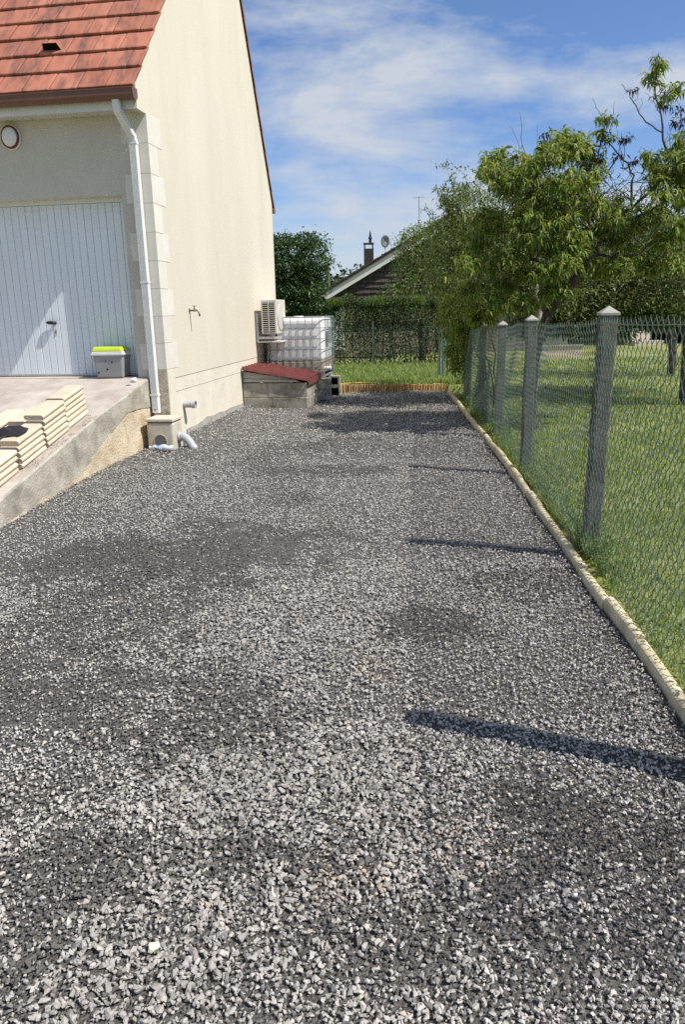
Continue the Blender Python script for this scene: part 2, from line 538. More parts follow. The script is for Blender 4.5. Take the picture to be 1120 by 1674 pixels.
def HP(x, y, z=0.0):
    return HC + x * GX + y * GY + np.array([0, 0, z])


def house_xy(X, Y):
    dx, dy = np.asarray(X) - HC[0], np.asarray(Y) - HC[1]
    return dx * GX[0] + dy * GX[1], dx * GY[0] + dy * GY[1]


def ground_z(x, y):
    x = np.asarray(x, float); y = np.asarray(y, float)
    hx, hy = house_xy(x, y)
    s = np.clip((-hy - 1.5) / 2.2, 0, 1) * np.clip((-x - 1.3) / 1.2, 0, 1)
    z = -0.10 * s * s * (3 - 2 * s)
    z = z + (fbm(x, y, 0.9, 3, 2) - 0.5) * 0.035 + (fbm(x, y, 4.0, 5, 2) - 0.5) * 0.018
    # a low bank of stones against the walls
    z = z + 0.05 * np.clip(1 - np.abs(hx - 0.0) / 0.35, 0, 1) * (hy > 0)
    return z


RAMP_S = [-0.30, 0.03, 0.74, 1.37, 1.92, 2.33, 2.87, 3.34, 4.05]
RAMP_Z = [0.835, 0.825, 0.69, 0.575, 0.455, 0.36, 0.235, 0.12, -0.06]


def ramp_z(s):
    return float(np.interp(s, RAMP_S, RAMP_Z))


# ================================================================== the setting
# the ground, one sheet to the horizon
b = MB()
b.add([(-600, -600, -0.34), (600, -600, -0.34), (600, 900, -0.34), (-600, 900, -0.34)], [(0, 1, 2, 3)])
tag(b.build('ground', MT['lawn']), kind='structure')


def sheet(name, xs_fn, ys, nx, zfn, mat):
    V, F = [], []
    for y in ys:
        x0, x1 = xs_fn(y)
        for i in range(nx + 1):
            x = x0 + (x1 - x0) * i / nx
            V.append((x, y, float(zfn(x, y))))
    for j in range(len(ys) - 1):
        for i in range(nx):
            a = j * (nx + 1) + i
            F.append((a, a + 1, a + nx + 2, a + nx + 1))
    me = bpy.data.meshes.new(name)
    me.from_pydata(V, [], F)
    me.update()
    return tag(link(name, me, mat, None, True), kind='structure')


sheet('driveway', lambda y: (-6.0, kerb_x(y)), np.linspace(-2, 14.75, 120), 60, lambda x, y: ground_z(x, y) - 0.008, MT['grit'])


def lawn_z(x, y):
    x = np.asarray(x, float); y = np.asarray(y, float)
    z = 0.035 - 0.02 * np.clip(y - 5, 0, 12) + (fbm(x, y, 0.35, 8, 3) - 0.5) * 0.10
    return z * 1.0


sheet('lawn', lambda y: (kerb_x(y) - 0.012, 42.0), np.concatenate([np.linspace(-2, 16, 60), np.linspace(17, 60, 30)]), 90, lambda x, y: lawn_z(x, y), MT['lawn'])
sheet('back_lawn', lambda y: (-7.0, 2.35), np.linspace(14.86, 24, 24), 20, lambda x, y: 0.10 + (fbm(x, y, 0.6, 2, 3) - 0.5) * 0.08, MT['lawn'])

# ---- ramp to the garage (concrete), sloping towards the camera
ramp = empty('ramp', HP(0, 0, 0), -A)
tag(ramp, kind='structure')
mb = MB()
S, Zt = RAMP_S, RAMP_Z
CR_S = [-0.30, 0.13, 0.45, 0.79, 1.24, 1.60, 1.89, 2.30, 2.95, 3.40, 4.05]
CR_Z = [0.47, 0.48, 0.50, 0.49, 0.32, 0.17, 0.06, -0.02, -0.08, -0.14, -0.2]
# slab body: side face follows the ragged lower edge of the slab
side_s = np.linspace(0.03, 4.0, 70)
top = [ramp_z(s) for s in side_s]
low = [min(float(np.interp(s, CR_S, CR_Z)) + 0.025 * (float(fbm(s, 0.0, 5, 4, 3)) - 0.5), ramp_z(s) - 0.02) for s in side_s]
V, F = [], []
XR = -0.22
for i, s in enumerate(side_s):
    jig = 0.006 * (float(fbm(s, 3.0, 3, 1, 3)) - 0.5)
    V += [(XR - 0.012 + jig, -s, top[i]), (XR + jig, -s, top[i] - 0.014), (XR + jig, -s, low[i]), (XR - 0.06, -s, low[i] - 0.01), (-7.0, -s, top[i]), (-7.0, -s, -0.4)]
n = len(side_s)
for i in range(n - 1):
    a, c = i * 6, (i + 1) * 6
    F += [(a, c, c + 1, a + 1), (a + 1, c + 1, c + 2, a + 2), (a + 2, c + 2, c + 3, a + 3), (a, a + 4, c + 4, c)]
mb.add(V, F)
o = mb.build('slab', MT['ramp'], ramp, fix=True)
o.data.materials.append(MT['slabside'])
for p in o.data.polygons:
    if abs(p.normal.x) > 0.6:
        p.material_index = 1
# the sandy masonry under the slab
V, F = [], []
NS, NZ = 90, 12
for i in range(NS):
    s = 0.02 + (3.9 - 0.02) * i / (NS - 1)
    zt = float(np.interp(s, CR_S, CR_Z)) + 0.03
    for j in range(NZ):
        z = -0.3 + (zt + 0.3) * j / (NZ - 1)
        V.append((XR - 0.022 + 0.06 * (float(fbm(s, z, 5, 2, 5)) - 0.5) + (0.012 if s < 1.3 else 0.02), -s, z))
for i in range(NS - 1):
    for j in range(NZ - 1):
        a = i * NZ + j
        F.append((a, a + NZ, a + NZ + 1, a + 1))
MB().add(V, F).build('masonry_footing', MT['ochre'], ramp, smooth=True)
MB().box(-7.0, XR - 0.06, -0.03, 0.30, -0.3, 0.832).build('threshold', MT['ramp'], ramp)


# ================================================================== house
house = empty('house', HP(0, 0, 0), -A)
tag(house, 'cream rendered house with red tiled roof and white garage door', 'house')
YB = 6.05                       # far corner
APEX = (3.50, 7.86)
EY, EZ = -0.32, 3.945


def roof_line(y):
    return EZ + (y - EY) * (APEX[1] + 0.06 - EZ) / (APEX[0] - EY)


Z_EF, Z_EB = 3.86, 3.55         # wall height at the near and far eaves
# gable wall, above the plinth line
DOOR_R, DOOR_L, HEAD = -0.375, -2.80, 2.93


def wall_piece(name, poly, x0, x1, mat):
    return MB().prism(poly, x0, x1, 0).build(name, mat, house)


gable_poly = [(0, 0.80), (YB, 0.80), (YB, Z_EB), (APEX[0], APEX[1] - 0.0), (0, roof_line(0) - 0.035)]
wall_piece('gable_wall', gable_poly, -0.25, 0.0, MT['stucco'])
wall_piece('plinth_band', [(0, 0.625), (YB - 0.01, 0.625), (YB - 0.01, 0.797), (0, 0.797)], -0.25, -0.007, MT['plinth'])
wall_piece('plinth_base', [(0, -0.3), (YB - 0.01, -0.3), (YB - 0.01, 0.620), (0, 0.620)], -0.25, -0.012, MT['plinth'])
# unrendered strip above the stones
V, F = [], []
ys_ = np.linspace(0.55, 3.72, 60)
for i, y in enumerate(ys_):
    V += [(-0.004, y, -0.2), (-0.004, y, 0.07 + 0.09 * float(fbm(y, 0.0, 2.2, 6, 4))), (-0.03, y, 0.075 + 0.09 * float(fbm(y, 0.0, 2.2, 6, 4)))]
for i in range(len(ys_) - 1):
    a = i * 3
    F += [(a, a + 3, a + 4, a + 1), (a + 1, a + 4, a + 5, a + 2)]
MB().add(V, F).build('bare_base_strip', MT['concrete'], house)
# front wall round the garage door
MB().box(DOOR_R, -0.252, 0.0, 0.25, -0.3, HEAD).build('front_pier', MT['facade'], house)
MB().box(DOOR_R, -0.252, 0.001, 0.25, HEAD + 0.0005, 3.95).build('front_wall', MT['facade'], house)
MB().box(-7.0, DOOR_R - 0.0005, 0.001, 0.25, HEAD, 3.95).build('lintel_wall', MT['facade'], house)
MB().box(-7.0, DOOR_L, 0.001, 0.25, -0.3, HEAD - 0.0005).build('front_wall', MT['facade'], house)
MB().box(-7.0, -0.26, YB - 0.25, YB, -0.3, 3.6).build('rear_wall', MT['stucco'], house)
MB().box(-7.2, -7.0, 0, YB, -0.3, 3.9).build('far_wall', MT['stucco'], house)
# corner stones: long and short alternate, each wraps the corner
qz = 3.785
k = 0
while qz > 0.95:
    q0 = qz - 0.318
    long_front = (k % 2 == 0)
    fl, gl = (0.315, 0.40) if long_front else (0.235, 0.255)
    q = MB()
    q.prism([(0.004, 0.02), (0.004, gl), (-0.02, gl), (-0.02, 0.02)][::-1], q0 + 0.002, qz - 0.004, 2)
    q.prism([(-fl, -0.0045), (0.004, -0.0045), (0.004, 0.0195), (-fl, 0.0195)], q0 + 0.002, qz - 0.004, 2)
    q.build('quoin', MT['quoin'], house)
    qz = q0
    k += 1
MB().box(-0.235, 0.001, -0.003, 0.012, 0.30, qz - 0.01).build('bare_corner', MT['oldquoin'], house)
MB().box(-0.245, 0.004, 0.0125, 0.248, -0.2, qz - 0.012).build('corner_core', MT['plinth'], house)

# garage door, recessed: upright boards with narrow grooves, head rail, gap under it
door = empty('garage_door', (0, 0, 0))
door.parent = house
RC = 0.20
nb = 25
bw = (DOOR_R - 0.03 - (DOOR_L + 0.03)) / nb
dm = MB()
dm.add([(-bw / 2 + 0.0012, 0.006, 0), (-bw / 2 + 0.006, 0, 0), (bw / 2 - 0.006, 0, 0), (bw / 2 - 0.0012, 0.006, 0),
        (-bw / 2 + 0.0012, 0.006, 1), (-bw / 2 + 0.006, 0, 1), (bw / 2 - 0.006, 0, 1), (bw / 2 - 0.0012, 0.006, 1),
        (bw / 2 - 0.002, 0.02, 0), (-bw / 2 + 0.002, 0.02, 0), (bw / 2 - 0.002, 0.02, 1), (-bw / 2 + 0.002, 0.02, 1)],
       [(0, 1, 5, 4), (1, 2, 6, 5), (2, 3, 7, 6), (3, 8, 10, 7), (8, 9, 11, 10), (9, 0, 4, 11), (4, 5, 6, 7, 10, 11), (3, 2, 1, 0, 9, 8)])
slat0 = None
for i in range(nb):
    x = DOOR_R - 0.03 - bw * (i + 0.5)
    if slat0 is None:
        slat0 = dm.build('door_board', MT['door'], door)
        so_ = slat0
    else:
        so_ = copy_part(slat0, door)
    so_.location = (x, RC + random.uniform(-0.001, 0.001), 0.865)
    so_.scale = (1, 1, 2.015)
MB().box(DOOR_L + 0.002, DOOR_R - 0.002, RC + 0.0215, RC + 0.05, 0.84, HEAD).build('door_backing', MT['pvc_white'], door)
MB().box(DOOR_L + 0.002, DOOR_R - 0.002, RC - 0.008, RC + 0.02, 2.885, HEAD).build('door_frame', MT['door'], door)
MB().box(DOOR_R - 0.028, DOOR_R - 0.002, RC - 0.006, RC + 0.02, 0.84, 2.8845).build('door_frame', MT['door'], door)
hx = -1.505
h = MB()
h.lathe([(0.020, 0.0), (0.022, -0.012), (0.016, -0.035)], (hx, RC - 0.002, 1.50), axis=1, sides=14)
h.tube([(hx + 0.02, RC - 0.038, 1.502), (hx - 0.03, RC - 0.04, 1.504), (hx - 0.075, RC - 0.038, 1.506), (hx - 0.10, RC - 0.032, 1.508)], [0.019, 0.023, 0.021, 0.010], 10)
hd = h.build('handle', MT['black'], door, True)
MB().prism([(hx - 0.016, 1.36), (hx + 0.012, 1.36), (hx + 0.012, 1.43), (hx - 0.016, 1.43)][::-1], RC - 0.007, RC - 0.001, 1).build('key_plate', MT['pvc_grey'], door)
MB().lathe([(0.007, 0), (0.007, -0.01)], (hx - 0.002, RC - 0.004, 1.39), 1, 10).build('lock', MT['black'], door)

# eaves: boarded soffit, fascia, brown gutter
OV = 0.22
eaves = empty('eaves', (0, 0, 0))
eaves.parent = house
x = -0.051
k = 0
while x > -7.0:
    MB().box(x - 0.096, x, -OV, -0.006, 3.772, 3.782).build('soffit_board', MT['soffit'], eaves) if k < 30 else None
    x -= 0.10
    k += 1
MB().box(-7.0, -0.051, -OV, -0.006, 3.783, 3.80).build('soffit_back', MT['soffit'], eaves)
MB().box(-7.0, -0.0505, -OV - 0.018, -OV - 0.0005, 3.766, 3.93).build('fascia', MT['pvc_white'], eaves)
MB().prism([(-OV - 0.018, 3.766), (-0.0005, 3.766), (-0.0005, roof_line(0) - 0.036), (-OV - 0.018, roof_line(-OV) - 0.045)], -0.05, 0.0, 0).build('eaves_end', MT['stucco'], eaves)
gp = []
for i in range(13):
    an = math.pi * i / 12
    gp.append((-OV - 0.085 - 0.062 * math.cos(math.pi - an) * -1, 3.895 - 0.055 * math.sin(an)))
yo, yi = -OV - 0.148, -OV - 0.022
gp = [(yi, 3.945), (yi, 3.875), (yi - 0.018, 3.850), (yi - 0.05, 3.838), (yo + 0.042, 3.838), (yo + 0.014, 3.852), (yo, 3.880), (yo, 3.935), (yo - 0.008, 3.94), (yo - 0.008, 3.95), (yo + 0.006, 3.95),
      (yo + 0.006, 3.885), (yo + 0.02, 3.862), (yo + 0.045, 3.848), (yi - 0.05, 3.848), (yi - 0.022, 3.858), (yi - 0.006, 3.880), (yi - 0.006, 3.945)]
gut = MB().prism(gp, -7.0, 0.012, 0).build('gutter', MT['gutter'], house)
MB().prism([(yi + 0.001, 3.952), (yi + 0.001, 3.87), (yi - 0.02, 3.843), (yi - 0.05, 3.832), (yo + 0.04, 3.832), (yo + 0.01, 3.848), (yo - 0.005, 3.878), (yo - 0.005, 3.952)], 0.0125, 0.020, 0).build('gutter_end', MT['gutter'], gut)

# downpipe: swan neck under the gutter, then a flat ribbed pipe down to the drain box
dp = MB()


def rect_pipe(mb, pts, w, d):
    """rectangular pipe along pts in the y-z plane of the house, sideways x given per point"""
    V, F = [], []
    n = len(pts)
    for i, (px, py, pz) in enumerate(pts):
        a = Vector(pts[max(i - 1, 0)]); c = Vector(pts[min(i + 1, n - 1)])
        t = (c - a).normalized()
        s = Vector((1, 0, 0)); s = (s - t * s.dot(t)).normalized()
        nn = t.cross(s)
        p = Vector((px, py, pz))
        ch = 0.008
        for (a_, b_2) in ((-w / 2 + ch, -d / 2), (w / 2 - ch, -d / 2), (w / 2, -d / 2 + ch), (w / 2, d / 2 - ch), (w / 2 - ch, d / 2), (-w / 2 + ch, d / 2), (-w / 2, d / 2 - ch), (-w / 2, -d / 2 + ch)):
            V.append(p + s * a_ + nn * b_2)
    for i in range(n - 1):
        for k_ in range(8):
            k2 = (k_ + 1) % 8
            F.append((i * 8 + k_, i * 8 + k2, (i + 1) * 8 + k2, (i + 1) * 8 + k_))
    F.append(tuple(range(8))); F.append(tuple((n - 1) * 8 + k_ for k_ in range(8))[::-1])
    mb.add(V, F)


PX = -0.155
rect_pipe(dp, [(-0.205, -OV - 0.085, 3.845), (-0.205, -OV - 0.085, 3.80), (-0.203, -OV - 0.075, 3.74), (-0.19, -0.19, 3.66), (-0.165, -0.09, 3.55), (PX, -0.062, 3.52), (PX, -0.060, 3.48)], 0.085, 0.062)
neck = dp.build('downpipe_neck', MT['pvc_white'], house)
dp = MB()
rect_pipe(dp, [(PX, -0.052, 3.50), (PX, -0.052, 0.40)], 0.092, 0.066)
pipe = dp.build('downpipe', MT['pvc_white'], house)
rb = MB()
for i in range(6):
    xr = PX - 0.034 + i * 0.0136
    rb.box(xr - 0.0028, xr + 0.0028, -0.0895, -0.0853, 0.45, 3.44)
rb.build('rib', MT['pvc_white'], pipe)
for zc in (3.46, 1.95, 0.62):
    MB().box(PX - 0.05, PX + 0.05, -0.091, -0.012, zc - 0.012, zc + 0.012).build('pipe_collar', MT['pvc_white'], pipe)
MB().lathe([(0.030, 0.36), (0.030, 0.43), (0.036, 0.43), (0.036, 0.455)], (PX, -0.052, 0), 2, 14).build('pipe_spigot', MT['pvc_grey'], pipe)

# roof: individual interlocking tiles where they show, plain courses beyond
roof = empty('roof', (0, 0, 0))
roof.parent = house
sl_y, sl_z = APEX[0] - EY, APEX[1] + 0.06 - EZ
SLL = math.hypot(sl_y, sl_z)
ty, tz = sl_y / SLL, sl_z / SLL
TILT = math.atan2(sl_z, sl_y)
TW, EXPO = 0.325, 0.350
tm = MB()
# local: x across, y up the slope, z out of the roof; slight roll and a hooked nose
TL = EXPO + 0.055
nose = 0.040
V = []
xs_t = [-TW / 2 + 0.003, -TW / 2 + 0.02, -0.05, 0.05, TW / 2 - 0.02, TW / 2 - 0.003]
zs_t = [0.0, 0.004, 0.001, 0.001, 0.004, 0.0]
for (yy, zz) in ((0.0, nose - 0.022), (0.0, nose), (0.012, nose + 0.004), (TL, 0.010)):
    for xx, dz_ in zip(xs_t, zs_t):
        V.append((xx, yy, zz + dz_))
nx_ = len(xs_t)
F = []
for j in range(3):
    for i in range(nx_ - 1):
        F.append((j * nx_ + i, j * nx_ + i + 1, (j + 1) * nx_ + i + 1, (j + 1) * nx_ + i))
tm.add(V, F)
# side skirts and underside
tm.add([(xs_t[0], 0, nose - 0.022), (xs_t[0], 0, nose), (xs_t[0], TL, 0.010), (xs_t[0], TL, -0.005),
        (xs_t[-1], 0, nose - 0.022), (xs_t[-1], 0, nose), (xs_t[-1], TL, 0.010), (xs_t[-1], TL, -0.005)],
       [(0, 1, 2, 3), (7, 6, 5, 4), (0, 3, 7, 4)])
tile0 = None
NR, NCOL = 10, 16
rows_vis = NR
for r in range(NR):
    off = 0.0 if r % 2 == 0 else -TW / 2
    s0 = r * EXPO
    for c in range(NCOL):
        xc = 0.025 - TW / 2 - c * TW + off
        full = True
        wsc = 1.0
        if r % 2 == 1 and c == 0:
            pass
        if tile0 is None:
            tile0 = tm.build('roof_tile', MT['tile'], roof)
            t_ = tile0
        else:
            t_ = copy_part(tile0, roof)
        t_.rotation_euler = (TILT + random.uniform(-0.006, 0.006), 0, random.uniform(-0.004, 0.004))
        t_.location = (xc, EY + ty * s0 + 0.0, EZ + tz * s0 + random.uniform(-0.002, 0.003))
    if r % 2 == 1:
        t_ = copy_part(tile0, roof)
        t_.scale = (0.5, 1, 1)
        t_.rotation_euler = (TILT, 0, 0)
        t_.location = (0.025 - TW / 4, EY + ty * s0, EZ + tz * s0)
# ventilation tile: a hooded opening standing on one tile
vx, vr = -1.13, 2
vs0 = vr * EXPO + 0.06
vt = empty('vent_tile', (vx, EY + ty * vs0, EZ + tz * vs0))
vt.rotation_euler = (TILT, 0, 0)
vt.parent = roof
o = MB().add([(-0.115, 0.0, 0.03), (0.115, 0.0, 0.03), (0.115, 0.19, 0.03), (-0.115, 0.19, 0.03), (-0.085, 0.0, 0.125), (0.085, 0.0, 0.125), (0.075, 0.20, 0.035), (-0.075, 0.20, 0.035)],
             [(4, 5, 6, 7), (0, 4, 7, 3), (5, 1, 2, 6), (3, 7, 6, 2)]).build('vent_hood', MT['tile'], roof)
o.location, o.rotation_euler = vt.location, vt.rotation_euler
o2 = MB().add([(-0.108, 0.006, 0.032), (0.108, 0.006, 0.032), (0.080, 0.006, 0.119), (-0.080, 0.006, 0.119)], [(0, 1, 2, 3)]).build('vent_opening', MT['dark'], roof)
o2.location, o2.rotation_euler = vt.location, vt.rotation_euler
bpy.data.objects.remove(vt)
# the remaining courses: upper front slope and the whole rear slope
rest = MB()
s0 = NR * EXPO
while s0 < SLL - 0.05:
    y0, z0 = EY + ty * s0, EZ + tz * s0
    e = min(EXPO + 0.05, SLL - s0)
    rest.add([(-7.0, y0 - tz * 0.04, z0 + ty * 0.04), (0.025, y0 - tz * 0.04, z0 + ty * 0.04), (0.025, y0 + ty * e - tz * 0.008, z0 + tz * e + ty * 0.008), (-7.0, y0 + ty * e - tz * 0.008, z0 + tz * e + ty * 0.008),
              (-7.0, y0 - tz * 0.01, z0 + ty * 0.01), (0.025, y0 - tz * 0.01, z0 + ty * 0.01), (0.025, y0 + ty * e + tz * 0.012, z0 + tz * e - ty * 0.012)],
             [(0, 1, 2, 3), (4, 5, 1, 0), (5, 6, 2, 1)])
    s0 += EXPO
by, bz = YB + 0.10, Z_EB - 0.08
ry, rz_ = APEX[0] - by, APEX[1] + 0.06 - bz
RL = math.hypot(ry, rz_)
ry, rz_ = ry / RL, rz_ / RL
s0 = 0.0
while s0 < RL - 0.05:
    y0, z0 = by + ry * s0, bz + rz_ * s0
    e = min(EXPO + 0.05, RL - s0)
    nx2, nz2 = rz_, -ry                # outward normal of the rear slope
    rest.add([(-7.0, y0 + nx2 * 0.045, z0 + nz2 * 0.045), (0.03, y0 + nx2 * 0.045, z0 + nz2 * 0.045), (0.03, y0 + ry * e + nx2 * 0.01, z0 + rz_ * e + nz2 * 0.01), (-7.0, y0 + ry * e + nx2 * 0.01, z0 + rz_ * e + nz2 * 0.01),
              (-7.0, y0 - nx2 * 0.005, z0 - nz2 * 0.005), (0.03, y0 - nx2 * 0.005, z0 - nz2 * 0.005), (0.03, y0 + ry * e - nx2 * 0.03, z0 + rz_ * e - nz2 * 0.03)],
             [(0, 1, 2, 3), (4, 5, 1, 0), (5, 6, 2, 1)])
    s0 += EXPO
o = rest.build('tile_courses', MT['verge'], roof)
o['kind'] = 'stuff'
MB().prism([(EY + 0.12, EZ + 0.10), (APEX[0], APEX[1] + 0.02), (by - 0.06, bz - 0.0), (by - 0.1, bz - 0.06), (APEX[0], APEX[1] - 0.07), (EY + 0.16, EZ + 0.05)], -7.0, -0.255, 0).build('roof_deck', MT['dark'], roof)
MB().tube([(-7, APEX[0], APEX[1] + 0.03), (0.04, APEX[0], APEX[1] + 0.03)], 0.09, 12).build('ridge', MT['tile'], roof)
MB().box(-0.06, 0.034, by - 0.06, by + 0.05, bz - 0.05, bz + 0.04).build('verge_end', MT['tile'], roof)

# wall lamp: white oval dish with a dark red ring
lamp = empty('wall_lamp', HP(-1.66, 0, 3.60), -A)
tag(lamp, 'round white outdoor lamp with dark red ring under the eaves', 'lamp')
o = MB().lathe([(0.122, 0.0), (0.122, -0.02), (0.116, -0.030), (0.10, -0.031)], (0, 0, 0), 1, 32).build('base_ring', MT['pvc_white'], lamp, True)
MB().lathe([(0.113, -0.0315), (0.112, -0.047), (0.093, -0.050)], (0, 0, 0), 1, 32).build('red_ring', pm('dark_red', (0.16, 0.012, 0.012), rough=0.35), lamp)
MB().lathe([(0.094, -0.0505), (0.09, -0.060), (0.07, -0.072), (0.035, -0.079), (0.004, -0.081)], (0, 0, 0), 1, 32).build('lamp_glass', MT['pvc_white'], lamp, True)
lamp.scale = (1, 1, 1.12)

# tap on the gable wall with a damp streak under it
tap = empty('garden_tap', HP(0, 0.97, 1.62), -A)
tag(tap, 'small brass garden tap on the cream gable wall', 'tap')
t = MB().lathe([(0.028, 0.0), (0.028, 0.006), (0.014, 0.010), (0.011, 0.05), (0.015, 0.055), (0.015, 0.085), (0.011, 0.09)], (0, 0, 0), 0, 12)
t.build('wall_flange', MT['brass'], tap)
MB().tube([(0.08, 0, 0), (0.105, 0, 0.0), (0.125, 0, -0.012), (0.135, 0, -0.045), (0.137, 0, -0.075)], [0.014, 0.013, 0.012, 0.011, 0.013], 10).build('spout', MT['brass'], tap, True)
MB().tube([(0.072, 0, 0.01), (0.072, 0, 0.055)], [0.011, 0.007], 8).tube([(0.04, 0.0, 0.058), (0.104, 0.0, 0.058)], 0.005, 6).tube([(0.072, -0.03, 0.058), (0.072, 0.03, 0.058)], 0.005, 6).build('handle', MT['brass'], tap)

# stub of grey waste pipe out of the gable wall
st = MB().lathe([(0.043, -0.02), (0.043, 0.10), (0.050, 0.10), (0.050, 0.155), (0.044, 0.155), (0.044, 0.06)], (0, 0, 0), 0, 20).build('waste_pipe_stub', MT['pvc_grey'])
st.location = HP(0, 0.52, 0.43); st.rotation_euler = (0, 0, -A)
tag(st, 'short grey waste pipe sticking out of the gable wall', 'pipe')
o = MB().lathe([(0.0435, 0.09), (0.0435, 0.092)], (0, 0, 0), 0, 16).build('bore', MT['dark'], st)

# drain box under the downpipe: concrete box with a lid and a round knock-out
box = empty('drain_box', HP(0, 0, 0), -A)
tag(box, 'concrete drain box with lid and round opening under the downpipe', 'drain box')
bx0, bx1, by0, by1 = -0.150, 0.180, -0.42, -0.095
body = MB().box(bx0, bx1, by0, by1, -0.12, 0.325).build('box_body', pm('drain_concrete', (0.44, 0.40, 0.32), (0.55, 0.51, 0.42), scale=9, rough=0.92, bump=0.4, bscale=90, stretch=(1, 1, 0.4), c3=(0.33, 0.30, 0.24), scale3=5, bdist=0.005), box, bevel=0.03, seg=3)
MB().box(bx0 - 0.008, bx1 + 0.008, by0 - 0.01, by1 + 0.01, 0.335, 0.375).build('lid', pm('drain_lid', (0.55, 0.48, 0.37), (0.63, 0.56, 0.45), scale=9, rough=0.92, bump=0.3, bscale=90), box, bevel=0.012)
MB().box(bx0 + 0.012, bx1 - 0.012, by0 + 0.012, by1 - 0.012, 0.318, 0.338).build('lid_joint', MT['stain'], box)
k0 = MB().lathe([(0.084, 0.0), (0.084, -0.006), (0.077, -0.006), (0.075, -0.002)], (bx0 + 0.165, by0 - 0.0005, 0.105), 1, 28).build('opening_rim', body.data.materials[0], box)
MB().lathe([(0.074, -0.003), (0.074, -0.0045)], (bx0 + 0.165, by0 - 0.0005, 0.105), 1, 28).build('opening', pm('shaded_membrane', (0.10, 0.095, 0.085), (0.15, 0.145, 0.13), scale=9), box)

# grey elbow leaving the drain box for the stones
el = MB()
p0 = Vector(HP(bx1 - 0.01, -0.25, 0.125))
q = [HP(bx1 - 0.01, -0.25, 0.135), HP(bx1 + 0.035, -0.25, 0.135), HP(bx1 + 0.075, -0.255, 0.130), HP(bx1 + 0.11, -0.262, 0.110), HP(bx1 + 0.145, -0.27, 0.07), HP(bx1 + 0.195, -0.285, 0.00), HP(bx1 + 0.23, -0.295, -0.05)]
el.tube(q, [0.055, 0.055, 0.050, 0.050, 0.050, 0.050, 0.050], 18)
el.tube([q[0], q[1]], 0.060, 18)
tag(el.build('drain_elbow', MT['pvc_grey'], None, True), 'grey plastic elbow pipe running from the drain box into the gravel', 'pipe')

# crushed clear bottle with a blue label in front of the drain box
bt = empty('plastic_bottle', HP(0.06, -0.53, 0.048), -A - rad(3))
tag(bt, 'crushed clear plastic bottle with blue label lying by the drain box', 'bottle')
prof = [(0.012, -0.135), (0.014, -0.115), (0.030, -0.095), (0.041, -0.06), (0.042, -0.03), (0.037, -0.01), (0.042, 0.01), (0.038, 0.035), (0.042, 0.06), (0.038, 0.09), (0.042, 0.12), (0.040, 0.145), (0.025, 0.15)]
o = MB().lathe(prof, (0, 0, 0), 0, 20).build('bottle_body', MT['clear'], bt, True)
for v in o.data.vertices:
    v.co.z *= 0.78 + 0.16 * math.sin(v.co.x * 40)
    v.co.y *= 1.05
    v.co.z += 0.006 * math.sin(v.co.x * 55 + v.co.y * 40)
o = MB().lathe([(0.0425, -0.062), (0.0432, -0.03), (0.0385, -0.012)], (0, 0, 0), 0, 20).build('label', MT['bluelabel'], bt, True)
for v in o.data.vertices:
    v.co.z *= 0.80 + 0.16 * math.sin(v.co.x * 40)
MB().lathe([(0.016, -0.150), (0.016, -0.133)], (0, 0, 0), 0, 14).build('cap', MT['paper'], bt)

# ================================================================== things on the ramp
# storage tub with a lime green lid by the garage door
tub = empty('storage_tub', HP(-0.725, 0.05, 0.834), -A + rad(2))
tag(tub, 'grey plastic tub with white rim and lime green lid by garage door', 'tub')


def frustum(mb, w0, d0, w1, d1, z0, z1):
    mb.add([(-w0 / 2, -d0 / 2, z0), (w0 / 2, -d0 / 2, z0), (w0 / 2, d0 / 2, z0), (-w0 / 2, d0 / 2, z0),
            (-w1 / 2, -d1 / 2, z1), (w1 / 2, -d1 / 2, z1), (w1 / 2, d1 / 2, z1), (-w1 / 2, d1 / 2, z1)],
           [(0, 3, 2, 1), (4, 5, 6, 7), (0, 1, 5, 4), (1, 2, 6, 5), (2, 3, 7, 6), (3, 0, 4, 7)])
    return mb


frustum(MB(), 0.335, 0.22, 0.385, 0.26, 0.0, 0.285).build('tub_body', MT['binbody'], tub, bevel=0.022, seg=3)
frustum(MB(), 0.415, 0.285, 0.42, 0.29, 0.270, 0.298).build('rim', MT['pvc_white'], tub, bevel=0.01)
frustum(MB(), 0.40, 0.275, 0.392, 0.268, 0.299, 0.318).build('rim', MT['pvc_white'], tub, bevel=0.008)
frustum(MB(), 0.395, 0.27, 0.355, 0.235, 0.319, 0.372).build('lid', MT['lime'], tub, bevel=0.02, seg=3)
for (sx, sz, r) in ((0.05, 0.19, 0.011), (-0.02, 0.10, 0.012), (-0.135, 0.06, 0.012), (-0.03, 0.205, 0.006)):
    V = [(sx + r * random.uniform(0.6, 1.5) * math.cos(i * 1.047), -0.1115 - sz * 0.067, sz + r * random.uniform(0.6, 1.6) * math.sin(i * 1.047)) for i in range(6)]
    MB().add(V, [tuple(range(6))]).build('scuff', MT['black'], tub)

